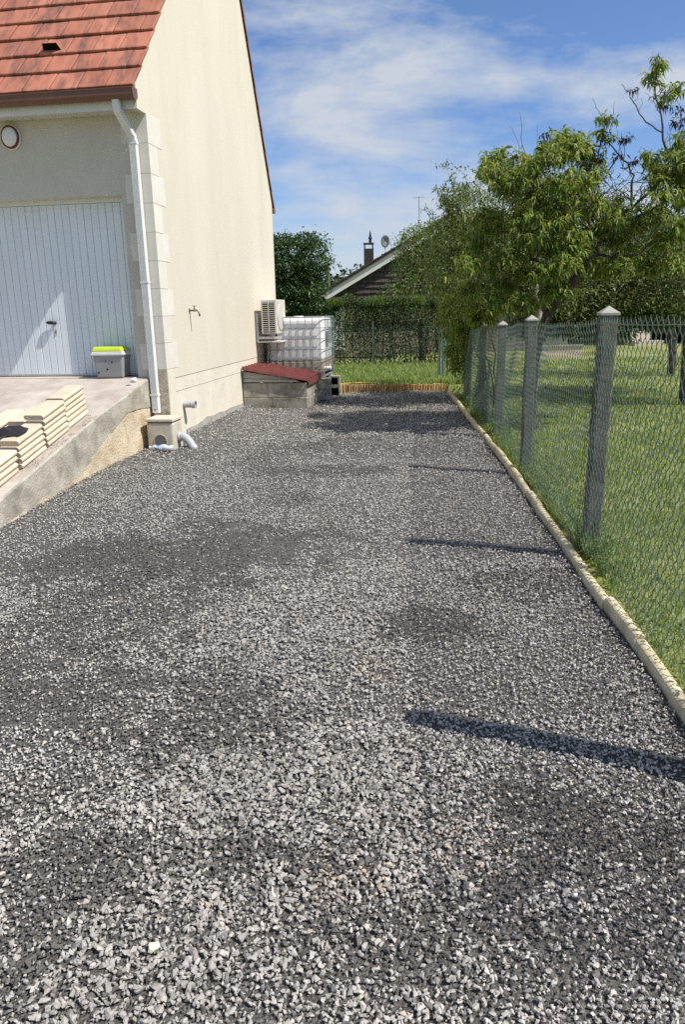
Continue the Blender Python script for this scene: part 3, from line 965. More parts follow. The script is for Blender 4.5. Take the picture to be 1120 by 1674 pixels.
# crumpled paper
pp = bmesh.new()
bmesh.ops.create_icosphere(pp, subdivisions=2, radius=0.035)
for v in pp.verts:
    v.co *= 1 + 0.45 * (mnoise.noise(v.co * 40) )
    v.co.z *= 0.8
me = bpy.data.meshes.new('crumpled_paper'); pp.to_mesh(me); pp.free()
o = link('crumpled_paper', me, MT['paper'])
o.location = HP(-0.34, -0.20, ramp_z(0.20) + 0.026)
tag(o, 'crumpled white paper ball on the concrete near the tub', 'paper')
o = MB().add([(-0.045, -0.02, 0), (0.0, -0.035, 0.006), (0.04, -0.01, 0.002), (0.03, 0.02, 0.008), (-0.02, 0.025, 0.0)], [(0, 1, 2, 3, 4)]).build('paper_scrap', MT['paper'])
o.location = HP(-0.355, -0.33, ramp_z(0.33) + 0.005)
tag(o, 'flat white paper scrap lying on the ramp edge', 'paper')

# stacks of cream edging stones: 50 x 20 x 5 cm with rounded long edges
em = MB()
W2, TH, LEN = 0.20, 0.050, 0.44
prof = []
for (cx, sgn) in ((W2 / 2 - 0.022, 1), (-W2 / 2 + 0.022, -1)):
    for i in range(5):
        an = -math.pi / 2 + math.pi * i / 4
        an = an if sgn > 0 else math.pi + an
        prof.append((cx + 0.022 * math.cos(an), TH / 2 + (TH / 2 - 0.0015) * math.sin(an)))
em.prism([(p[0], p[1]) for p in prof], -LEN / 2, LEN / 2, 1)
stone0 = None
ramp_pitch = math.atan(0.215)


def edging_stack(name_s, xc, s_near, layers, ladj, h_words, jit=0.008, length=1.0, z_add=0.0, yaw=0.0, shift=0.0):
    """stones lie along the slope; s is measured down the ramp from the wall"""
    global stone0
    for i in range(layers):
        if stone0 is None:
            stone0 = em.build('edging_stone', MT['edging'])
            o_ = stone0
        else:
            o_ = stone0.copy(); COL.objects.link(o_)
        sc = s_near + random.uniform(-jit, jit) * 1.5
        x_ = xc + random.uniform(-jit, jit) + shift * i
        loc = HP(x_, -sc, ramp_z(sc) + 0.004 + (i * (TH + 0.0012) + z_add) * 1.02)
        o_.location = loc
        o_.rotation_euler = (ramp_pitch, 0, -A + yaw + random.uniform(-0.012, 0.012))
        o_.scale = (1, length, 1)
        ords = ['lowest', 'second', 'third', 'fourth', 'fifth', 'sixth', 'seventh']
        wn_ = 'topmost' if i == layers - 1 else (ords[i] + ('' if i == 0 else ' from bottom'))
        tag(o_, 'cream edging stone, ' + wn_ + ' of the ' + h_words, 'edging stone', 'edging stones stacked on the ramp')


edging_stack('a', -0.455, 1.63, 6, 0, 'stack nearest the garage door', shift=-0.004)
edging_stack('b', -0.43, 2.10, 6, 0, 'second outer stack down the ramp', shift=-0.003)
edging_stack('c', -0.425, 2.58, 5, 0, 'outer stack with the black cloth', shift=-0.002)
edging_stack('d', -0.43, 3.05, 4, 0, 'lowest outer stack down the ramp')
edging_stack('e', -0.70, 1.98, 4, 0, 'inner stack behind the second outer one', shift=-0.003)
edging_stack('f', -0.93, 2.05, 4, 0, 'innermost stack at the back row')
edging_stack('g', -0.68, 2.50, 4, 0, 'inner stack beside the black cloth')
edging_stack('h', -0.67, 2.98, 4, 0, 'inner stack at the lower left')

# black cloth thrown over two stacks
V, F = [], []
NX, NY = 18, 14
for i in range(NX):
    for j in range(NY):
        u_, v_ = i / (NX - 1), j / (NY - 1)
        x_ = -0.30 * (u_ - 0.35) * (1 - 0.5 * abs(v_ - 0.5))
        y_ = 0.22 * (v_ - 0.5) * (1 - 0.35 * abs(u_ - 0.4)) + 0.02 * math.sin(u_ * 7)
        r_ = math.hypot(u_ - 0.5, (v_ - 0.5))
        z_ = 0.062 * max(0.0, 1 - 1.9 * r_) ** 0.7 + 0.018 * (float(fbm(u_ * 4, v_ * 4, 1.4, 9, 3)) - 0.35) * 2 * max(0.1, 1 - 1.5 * r_)
        V.append((x_, y_, max(0.003, z_)))
for i in range(NX - 1):
    for j in range(NY - 1):
        a = i * NY + j
        F.append((a, a + NY, a + NY + 1, a + 1))
o = MB().add(V, F).build('black_cloth', MT['cloth'], None, True)
o.location = HP(-0.46, -2.62, ramp_z(2.62) + 5 * 0.0513 * 1.02 + 0.012)
o.rotation_euler = (ramp_pitch, 0, -A)
tag(o, 'crumpled black cloth thrown over the cream edging stones', 'cloth')

# ================================================================== at the far end of the gable
# air conditioning unit on wall brackets
ac = empty('air_conditioner', HP(0, 0, 0), -A)
tag(ac, 'cream outdoor air conditioning unit on brackets at the gable end', 'air conditioner')
e0, e1, v0, v1, z0, z1 = 0.13, 0.40, 4.30, 5.06, 1.20, 1.79
MB().box(e0, e1, v0 + 0.012, v1, z0, z1).build('casing', MT['ac'], ac, bevel=0.015)
sd = MB().box(e0 + 0.03, e1 - 0.03, v0 + 0.0085, v0 + 0.0115, z0 + 0.035, z1 - 0.045).build('coil_side', MT['slot'], ac)
for i in range(14):
    zz = z0 + 0.05 + i * 0.0365
    MB().box(e0 + 0.022, e1 - 0.022, v0 - 0.004, v0 + 0.009, zz, zz + 0.013).build('louvre', MT['ac'], ac)
MB().box((e0 + e1) / 2 - 0.008, (e0 + e1) / 2 + 0.008, v0 - 0.006, v0 + 0.0105, z0 + 0.03, z1 - 0.04).build('side_bar', MT['ac'], ac)
for xx in (e0 + 0.004, e1 - 0.026):
    MB().box(xx, xx + 0.022, v0 - 0.005, v0 + 0.0118, z0 + 0.01, z1 - 0.01).build('corner_trim', MT['ac'], ac)
fr = MB().lathe([(0.23, 0.0), (0.23, 0.012), (0.215, 0.016)], (e1 - 0.002, v0 + 0.33, (z0 + z1) / 2 - 0.01), 0, 32).build('fan_ring', MT['ac'], ac)
MB().lathe([(0.212, 0.0), (0.212, 0.006)], (e1 + 0.001, v0 + 0.33, (z0 + z1) / 2 - 0.01), 0, 32).build('fan_opening', MT['acfront'], ac)
for rr in (0.05, 0.09, 0.13, 0.17, 0.205):
    pts = [(e1 + 0.012, v0 + 0.33 + rr * math.cos(i * math.pi / 12), (z0 + z1) / 2 - 0.01 + rr * math.sin(i * math.pi / 12)) for i in range(25)]
    MB().tube(pts, 0.0035, 5, False).build('fan_guard_ring', MT['ac'], ac)
for vv in (v0 + 0.10, v1 - 0.14):
    MB().box(0.0, 0.045, vv - 0.02, vv + 0.02, z0 - 0.14, z0 + 0.36).build('bracket', MT['pvc_white'], ac)
    MB().box(0.0455, 0.46, vv - 0.018, vv + 0.018, z0 - 0.085, z0 - 0.045).build('bracket', MT['pvc_white'], ac)
    for ee in (e0 + 0.03, e1 - 0.05):
        MB().box(ee, ee + 0.03, vv - 0.016, vv + 0.016, z0 - 0.0445, z0 - 0.0005).build('rubber_foot', MT['black'], ac)
MB().box(0.03, 0.46, v0 + 0.05, v1 - 0.1, z0 - 0.145, z0 - 0.125).build('drip_tray', MT['pvc_white'], ac)
MB().tube([(0.10, v0 + 0.5, z0 - 0.13), (0.105, v0 + 0.52, z0 - 0.3), (0.09, v0 + 0.5, z0 - 0.52), (0.06, v0 + 0.5, z0 - 0.75)], 0.016, 8).build('coolant_pipe', MT['pvc_white'], ac, True)
MB().tube([(0.14, v0 + 0.52, z0 - 0.13), (0.15, v0 + 0.5, z0 - 0.3), (0.17, v0 + 0.5, z0 - 0.55), (0.16, v0 + 0.5, z0 - 0.8)], 0.012, 8).build('coolant_pipe', MT['plank'], ac, True)

# cellar hatch: block walls, grey boards, sloping red corrugated sheet
hatch = empty('cellar_hatch', HP(0, 0, 0), -A)
tag(hatch, 'concrete block cellar hatch with sloping red metal lid against the wall', 'cellar hatch')
h0, h1, hv0, hv1 = 0.005, 1.10, 3.33, 4.45


def blk(name, x0, x1, y0, y1, z0_, z1_, m=None, bev=0.008):
    return MB().box(x0, x1, y0, y1, z0_, z1_).build(name, m or MT['block'], hatch, bevel=bev, seg=2)


g = 0.0035
blk('block', h0, 0.50 - g, hv0 + 0.006, hv0 + 0.15, -0.1, 0.187)
blk('block', 0.50 + g, h1, hv0, hv0 + 0.15, -0.1, 0.187)
blk('block', h0, 0.44 - g, hv0 + 0.006, hv0 + 0.15, 0.192, 0.43)
blk('block', 0.44 + g, 0.90 - g, hv0, hv0 + 0.15, 0.192, 0.43)
blk('block', 0.90 + g, h1, hv0 + 0.012, hv0 + 0.15, 0.20, 0.435)
blk('mortar', h0 + 0.01, h1 - 0.01, hv0 + 0.016, hv0 + 0.14, -0.1, 0.425, MT['plinth'], 0.0)
for i, (ya, yb) in enumerate(((hv0 + 0.158, hv0 + 0.55), (hv0 + 0.562, hv1))):
    blk('block', h1 - 0.15, h1 - 0.002 * i, ya, yb, -0.1, 0.187)
    blk('block', h1 - 0.15, h1 - 0.004, ya, yb, 0.197, 0.44)
# wedge of boards in front, under the sheet
MB().prism([(h0, 0.445), (0.98, 0.445), (0.90, 0.485), (h0, 0.50)], hv0 + 0.03, hv0 + 0.055, 1).build('board', MT['plank'], hatch)
MB().prism([(h0, 0.508), (0.80, 0.494), (0.80, 0.50), (h0, 0.625)], hv0 + 0.035, hv0 + 0.06, 1).build('board', MT['plank'], hatch)
MB().prism([(h0, 0.445), (h1 - 0.02, 0.445), (h1 - 0.02, 0.47), (h0, 0.60)], hv0 + 0.08, hv0 + 0.11, 1).build('board', MT['dark'], hatch)
# corrugated sheet: ribs run down the slope (along x), so the profile is across y
V, F = [], []
ycs = []
y = hv0 - 0.05
while y < hv1 + 0.06:
    ycs += [(y, 0.0), (y + 0.018, 0.052), (y + 0.055, 0.052), (y + 0.073, 0.0)]
    y += 0.19
for xx in (h0 + 0.01, h1 + 0.04):
    zz = 0.665 - 0.19 * (xx / 1.1)
    for (yy, dz_) in ycs:
        V.append((xx, yy, zz + dz_))
n = len(ycs)
for i in range(n - 1):
    F.append((i, i + 1, n + i + 1, n + i))
V2 = [(x_, y_, z_ - 0.004) for (x_, y_, z_) in V]
mbs = MB().add(V, F).add(V2, [f[::-1] for f in F])
mbs.build('red_sheet', MT['redmetal'], hatch, fix=False)
zz = 0.665 - 0.19 * ((h1 + 0.042) / 1.1)
MB().box(h1 + 0.0415, h1 + 0.046, hv0 - 0.05, hv1 + 0.06, zz - 0.075, zz + 0.028).build('edge_flashing', MT['redmetal'], hatch)
MB().add([(h0 + 0.01, hv0 - 0.052, 0.655), (h1 + 0.044, hv0 - 0.052, zz - 0.006), (h1 + 0.044, hv0 - 0.052, zz + 0.004), (h0 + 0.01, hv0 - 0.052, 0.668),
          (h0 + 0.01, hv0 - 0.049, 0.655), (h1 + 0.044, hv0 - 0.049, zz - 0.006), (h1 + 0.044, hv0 - 0.049, zz + 0.004), (h0 + 0.01, hv0 - 0.049, 0.668)],
         [(0, 1, 2, 3), (7, 6, 5, 4), (0, 4, 5, 1), (3, 2, 6, 7), (0, 3, 7, 4), (1, 5, 6, 2)]).build('edge_flashing', MT['redmetal'], hatch)

# water container in a tube cage
ibc = empty('water_container', HP(0, 0, 0), -A)
tag(ibc, 'white plastic water container in a steel tube cage by the gable', 'water container')
c0, c1, d0, d1, zb, zt = 0.10, 1.16, 4.75, 5.90, 0.50, 1.47
MB().box(c0 + 0.02, c1 - 0.02, d0 + 0.02, d1 - 0.02, zb + 0.20, zt - 0.015).build('tank', MT['hdpe'], ibc, bevel=0.06, seg=3, smooth=True)
MB().box(c0 + 0.018, c1 - 0.018, d0 + 0.018, d1 - 0.018, zb + 0.02, zb + 0.199).build('tank_water_zone', MT['murky'], ibc, bevel=0.03, seg=2)
MB().lathe([(0.09, zt - 0.016), (0.09, zt + 0.02), (0.085, zt + 0.026)], (0.6, 5.3, 0), 2, 20).build('filler_cap', MT['pvc_white'], ibc)
MB().box(c0, c1, d0, d1, zb - 0.10, zb - 0.085).box(c0, c1, d0 + 0.02, d0 + 0.06, zb - 0.085, zb - 0.02).box(c0, c1, d1 - 0.06, d1 - 0.02, zb - 0.085, zb - 0.02).box(c0 + 0.02, c1 - 0.02, d0 + 0.02, d1 - 0.02, zb - 0.02, zb + 0.018).build('pallet', MT['steel'], ibc)


def ring(z, r=0.011):
    e = 0.012
    cs = [(c0 - e, d0 - e), (c1 + e, d0 - e), (c1 + e, d1 + e), (c0 - e, d1 + e), (c0 - e, d0 - e)]
    pts = []
    for i in range(4):
        a_, b_2 = Vector(cs[i]), Vector(cs[i + 1])
        for t_ in (0.03, 0.5, 0.97):
            p = a_.lerp(b_2, t_)
            pts.append((p.x, p.y, z))
    pts.append(pts[0])
    MB().tube(pts, r, 6, False).build('cage_ring', MT['steel'], ibc)


for zz in np.linspace(zb + 0.02, zt + 0.005, 6):
    ring(float(zz), 0.011 if zz > zt - 0.01 else 0.0065)
bar0 = None


def cage_bar(x_, y_):
    global bar0
    if bar0 is None:
        bar0 = MB().tube([(0, 0, zb), (0, 0, zt)], 0.0065, 6).build('cage_bar', MT['steel'], ibc)
        o_ = bar0
    else:
        o_ = copy_part(bar0, ibc)
    o_.location = (x_, y_, 0)


for i in range(8):
    x_ = c0 + 0.06 + i * (c1 - c0 - 0.12) / 7
    cage_bar(x_, d0 - 0.026)
    cage_bar(x_, d1 + 0.026)
for i in range(7):
    y_ = d0 + 0.08 + i * (d1 - d0 - 0.16) / 6
    cage_bar(c1 + 0.026, y_)
MB().box(c1 + 0.036, c1 + 0.041, d0 + 0.30, d0 + 0.62, zb + 0.50, zb + 0.78).build('label_plate', MT['steel'], ibc)
vlv = MB().tube([(c1 - 0.02, d0 + 0.2, zb + 0.05), (c1 + 0.10, d0 + 0.2, zb + 0.05)], 0.035, 12).tube([(c1 + 0.07, d0 + 0.2, zb + 0.05), (c1 + 0.07, d0 + 0.2, zb + 0.13)], 0.012, 8)
vlv.build('valve', MT['pvc_white'], ibc)

# the blocks that carry it


def block_thing(label, x0, x1, y0, y1, za, zb_, hollow=False):
    t_ = empty('concrete_block', HP(x0, y0, za), -A)
    tag(t_, label, 'concrete block', 'concrete blocks under the water container')
    w, d, h_ = x1 - x0, y1 - y0, zb_ - za
    if not hollow:
        MB().box(0, w, 0, d, 0, h_).build('block_body', MT['block'], t_, bevel=0.008)
    else:
        e = 0.028
        m_2 = MB().box(0, w, 0, d, 0, e).box(0, w, 0, d, h_ - e, h_)
        m_2.box(0, e, 0, d, e, h_ - e).box(w - e, w, 0, d, e, h_ - e)
        m_2.build('block_shell', MT['block'], t_)
        MB().box(e, w - e, d - 0.04, d - 0.02, e, h_ - e).build('block_back', MT['dark'], t_)
    return t_


block_thing('lower solid grey block under the near corner of water container', 0.86, 1.28, 4.56, 4.76, 0.0, 0.20)
block_thing('upper solid block under the near corner of water container', 0.86, 1.285, 4.555, 4.765, 0.203, 0.392)
block_thing('lower hollow block showing its dark hole beside log edging', 1.20, 1.40, 5.05, 5.25, 0.0, 0.20, True)
block_thing('upper hollow block with dark hole beside the log edging', 1.19, 1.39, 5.05, 5.25, 0.203, 0.392, True)
block_thing('solid block under the far corner of water container by wall', 0.15, 0.55, 5.5, 5.7, 0.0, 0.395)
block_thing('solid block under the near wall corner of water container', 0.15, 0.55, 4.56, 4.76, 0.0, 0.395)
block_thing('solid block under the far outer corner of water container', 0.8, 1.15, 5.6, 5.8, 0.0, 0.395)

# ================================================================== log edging before the back lawn
logs = empty('log_edging', (0, 14.8, 0))
tag(logs, 'low row of upright yellow wooden logs along the back lawn', 'log edging')
log0 = None
nlog = 42
for i in range(nlog):
    x_ = 0.03 + i * 0.0515
    if log0 is None:
        log0 = MB().lathe([(0.0245, -0.12), (0.0245, 0.150), (0.020, 0.158)], (0, 0, 0), 2, 9).build('log', MT['log'], logs)
        o = log0
    else:
        o = copy_part(log0, logs)
    o.location = (x_, -0.02 * i / nlog + random.uniform(-0.006, 0.006), random.uniform(-0.012, 0.010) - 0.03 * i / nlog)
    o.rotation_euler = (random.uniform(-0.03, 0.03), random.uniform(-0.04, 0.04), random.uniform(0, 6))
hp = [(-0.14, 14.78, 0.02), (-0.10, 14.86, 0.10), (-0.03, 14.88, 0.20), (0.02, 14.80, 0.26), (-0.06, 14.75, 0.22), (-0.12, 14.80, 0.17), (0.02, 14.86, 0.165), (0.25, 14.90, 0.17), (0.50, 14.92, 0.175), (0.72, 14.90, 0.165), (0.9, 14.93, 0.13)]
tag(MB().tube(hp, 0.011, 8).build('yellow_hose', MT['hose'], None, True), 'thin yellow hose lying along the log edging', 'hose')

# ================================================================== kerb of edging stones on the right
kerb = empty('kerb', (0, 0, 0))
tag(kerb, kind='structure')
km = MB()
kp = []
for i in range(9):
    an = math.pi * i / 8
    kp.append((0.030 * math.cos(an), 0.030 + 0.026 * math.sin(an)))
kp = [(0.030, -0.12)] + kp + [(-0.030, -0.12)]
km.prism(kp, -0.247, 0.247, 1)
k0_ = None
y = 0.2
while y < 13.75:
    xa, xb = float(kerb_x(y)), float(kerb_x(y + 0.5))
    if k0_ is None:
        k0_ = km.build('edging_stone', MT['kerb'], kerb, smooth=False)
        o = k0_
    else:
        o = copy_part(k0_, kerb)
    o.location = ((xa + xb) / 2 + random.uniform(-0.010, 0.010), y + 0.25, 0.0 + random.uniform(-0.014, 0.008))
    o.rotation_euler = (random.uniform(-0.012, 0.012), random.uniform(-0.09, 0.09), -math.atan2(xb - xa, 0.5) + random.uniform(-0.022, 0.022))
    y += 0.5

# ================================================================== chain-link fence
fence = empty('chain_link_fence', (float(fence_x(4.5)), 4.5, 0))
tag(fence, 'green chain-link fence on grey concrete posts beside the driveway', 'fence')
FO = Vector(fence.location)


def FL(p):
    return Vector(p) - FO


POSTS = [(2.15, 0.100), (4.52, 0.098), (7.08, 0.097), (9.20, 0.100), (11.35, 0.096), (13.55, 0.096)]
FA = math.atan(0.08)
for i, (py, w) in enumerate(POSTS):
    px = float(fence_x(py))
    zt_ = float(fence_top(py)) + 0.02
    h = w / 2
    pb = MB()
    zz = -0.25
    NZ_ = 14
    V, F = [], []
    for k in range(NZ_ + 1):
        z = -0.25 + (zt_ + 0.25) * k / NZ_
        hh = h * (1.03 - 0.05 * k / NZ_)
        c_ = 0.010
        for (a_, b_2) in ((-hh + c_, -hh), (hh - c_, -hh), (hh, -hh + c_), (hh, hh - c_), (hh - c_, hh), (-hh + c_, hh), (-hh, hh - c_), (-hh, -hh + c_)):
            V.append((a_ + random.uniform(-0.0015, 0.0015), b_2 + random.uniform(-0.0015, 0.0015), z))
    for k in range(NZ_):
        for q_ in range(8):
            q2 = (q_ + 1) % 8
            F.append((k * 8 + q_, k * 8 + q2, (k + 1) * 8 + q2, (k + 1) * 8 + q_))
    F.append(tuple(range(8))[::-1]); F.append(tuple(NZ_ * 8 + q_ for q_ in range(8)))
    pb.add(V, F)
    o = pb.build('post', MT['post'], fence)
    o.location = FL((px, py, 0)); o.rotation_euler = (random.uniform(-0.006, 0.006), random.uniform(-0.008, 0.008), -FA)
    hh = h + 0.006
    cp = MB().add([(-hh, -hh, 0), (hh, -hh, 0), (hh, hh, 0), (-hh, hh, 0), (-hh, -hh, 0.014), (hh, -hh, 0.014), (hh, hh, 0.014), (-hh, hh, 0.014), (0, 0, 0.055)],
                  [(3, 2, 1, 0), (0, 1, 5, 4), (1, 2, 6, 5), (2, 3, 7, 6), (3, 0, 4, 7), (4, 5, 8), (5, 6, 8), (6, 7, 8), (7, 4, 8)])
    c = cp.build('post_cap', MT['concrete'], o)
    c.location = (0, 0, zt_ + 0.0005)

# woven wire
PW, HW = 0.0320, 0.0445
R_W = 0.0021
Y0F, Y1F = 1.2, 14.2
nw = int((Y1F - Y0F) / PW)
SIDES = 4
Vw, Tw = [], []
base = 0
ring_a = np.arange(SIDES) * 2 * np.pi / SIDES + np.pi / 4
for i in range(nw):
    yc = Y0F + i * PW
    top_z = float(fence_top(yc)) - 0.005
    bot_z = float(lawn_z(fence_x(yc), yc)) + 0.01
    nbend = int((top_z - bot_z) / HW)
    ks = np.arange(nbend + 1)
    sgn = np.where((ks + i) % 2 == 0, 1.0, -1.0)
    zb_ = top_z - ks * HW
    # two points per bend for the rounded knuckles
    yy = np.repeat(yc + sgn * (PW / 2 + 0.0008), 2)
    zz = np.repeat(zb_, 2)
    zz[0::2] += 0.0045; zz[1::2] -= 0.0045
    dep = np.repeat(np.where(sgn > 0, 0.0022, -0.0022), 2)
    if i % 2: dep = -dep
    # the net bellies and sags between the posts
    belly = 0.020 * np.sin(yy * 2.7 + 1.0) * np.sin((zz) * 2.4 + yy) + 0.008 * np.sin(zz * 11 + yy * 5)
    xx = fence_x(yy) - 0.058 + dep + belly - 0.004
    sag = 0.012 * np.sin(yy * 1.9 + 0.4) + 0.006 * np.sin(yy * 6.1)
    P = np.stack([xx, yy, zz + sag], 1)
    T = np.gradient(P, axis=0)
    T /= np.linalg.norm(T, axis=1, keepdims=True) + 1e-9
    Sx = np.tile(np.array([1.0, 0, 0]), (len(P), 1))
    Sx = Sx - T * np.sum(Sx * T, 1, keepdims=True)
    Sx /= np.linalg.norm(Sx, axis=1, keepdims=True)
    Bx = np.cross(T, Sx)
    Rr = P[:, None, :] + R_W * (np.cos(ring_a)[None, :, None] * Sx[:, None, :] + np.sin(ring_a)[None, :, None] * Bx[:, None, :])
    npt = len(P)
    Vw.append(Rr.reshape(-1, 3))
    ii = np.arange(npt - 1)[:, None] * SIDES + np.arange(SIDES)[None, :]
    jj = np.arange(npt - 1)[:, None] * SIDES + ((np.arange(SIDES) + 1) % SIDES)[None, :]
    t1 = np.stack([ii, jj, jj + SIDES], -1).reshape(-1, 3)
    t2 = np.stack([ii, jj + SIDES, ii + SIDES], -1).reshape(-1, 3)
    Tw.append(np.concatenate([t1, t2]) + base)
    base += npt * SIDES
me = np_mesh('woven_wire', np.concatenate(Vw) - np.array(FO), np.concatenate(Tw))
o = link('woven_wire', me, MT['wire'], fence, True)
o['kind'] = 'stuff'
for dz_ in (0.03, 0.55, 1.15):
    pts = []
    for y in np.linspace(Y0F, Y1F, 40):
        pts.append(FL((float(fence_x(y)) - 0.0545, y, float(fence_top(y)) - dz_ + 0.004 * math.sin(y * 3))))
    MB().tube(pts, 0.002, 5, False).build('tension_wire', MT['wire'], fence)

# ================================================================== the stones of the driveway


def rock_templates(n, npts, flat):
    out = []
    for i in range(n):
        bm = bmesh.new()
        r = random.Random(100 + i + npts * 31)
        for k in range(npts):
            while True:
                p = Vector((r.uniform(-1, 1), r.uniform(-1, 1), r.uniform(-1, 1)))
                if 0.55 < p.length < 1: break
            p.x *= 1.0; p.y *= r.uniform(0.6, 0.85); p.z *= flat * r.uniform(0.8, 1.2)
            bm.verts.new(p)
        res = bmesh.ops.convex_hull(bm, input=bm.verts)
        bmesh.ops.delete(bm, geom=[g_ for g_ in res['geom_interior'] if isinstance(g_, bmesh.types.BMVert)], context='VERTS')
        bmesh.ops.triangulate(bm, faces=bm.faces)
        bm.verts.index_update()
        V = np.array([v.co[:] for v in bm.verts]); T = np.array([[v.index for v in f.verts] for f in bm.faces])
        out.append((V, T)); bm.free()
    return out


ROCK_HI = rock_templates(26, 10, 0.52)
ROCK_LO = rock_templates(14, 7, 0.55)

# damp dark patches with their own shapes: centre in photo pixels, half-sizes in metres, strength
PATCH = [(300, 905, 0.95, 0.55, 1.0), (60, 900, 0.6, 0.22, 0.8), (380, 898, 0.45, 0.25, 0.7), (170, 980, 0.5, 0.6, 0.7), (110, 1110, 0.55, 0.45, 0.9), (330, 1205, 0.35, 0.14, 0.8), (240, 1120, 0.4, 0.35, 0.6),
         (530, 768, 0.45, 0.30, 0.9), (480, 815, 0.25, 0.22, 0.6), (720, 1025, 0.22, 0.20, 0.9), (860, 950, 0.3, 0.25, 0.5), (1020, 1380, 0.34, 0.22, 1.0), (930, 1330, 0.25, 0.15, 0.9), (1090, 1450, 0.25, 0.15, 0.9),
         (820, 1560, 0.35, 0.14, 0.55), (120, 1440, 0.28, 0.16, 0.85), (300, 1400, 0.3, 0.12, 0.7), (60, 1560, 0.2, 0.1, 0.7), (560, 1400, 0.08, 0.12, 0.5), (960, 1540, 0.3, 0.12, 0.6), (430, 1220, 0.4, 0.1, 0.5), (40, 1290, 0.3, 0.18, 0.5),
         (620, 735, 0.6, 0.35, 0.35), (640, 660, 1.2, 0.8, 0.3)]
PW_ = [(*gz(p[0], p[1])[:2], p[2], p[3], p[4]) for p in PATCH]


def damp_and_shade(x, y):
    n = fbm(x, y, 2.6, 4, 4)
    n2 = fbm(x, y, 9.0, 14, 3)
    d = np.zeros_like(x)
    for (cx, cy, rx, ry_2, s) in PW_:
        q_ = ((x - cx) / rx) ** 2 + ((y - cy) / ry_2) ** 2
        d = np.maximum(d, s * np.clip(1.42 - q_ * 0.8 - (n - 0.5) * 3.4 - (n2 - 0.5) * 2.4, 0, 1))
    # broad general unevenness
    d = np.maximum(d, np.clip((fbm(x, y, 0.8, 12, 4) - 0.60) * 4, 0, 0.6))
    # shadow side of the kerb: shade painted into the stone colours
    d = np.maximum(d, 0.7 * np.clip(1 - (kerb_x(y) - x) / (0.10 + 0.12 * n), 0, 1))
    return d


def coarse(x, y):
    """the stones lie coarser in some swathes and finer in others"""
    c = np.clip((fbm(x, y, 0.9, 21, 3) - 0.36) * 3.2, 0, 1)
    # two worn wheel lines and a compacted middle distance
    for xt in (-0.95, 0.42):
        c = c * (1 - 0.6 * np.exp(-((x - xt - 0.03 * y - 0.06 * np.sin(y * 1.3)) / 0.17) ** 2))
    return c * np.interp(y, [1.0, 2.2, 4.5, 9.0], [1.0, 0.95, 0.62, 0.6])


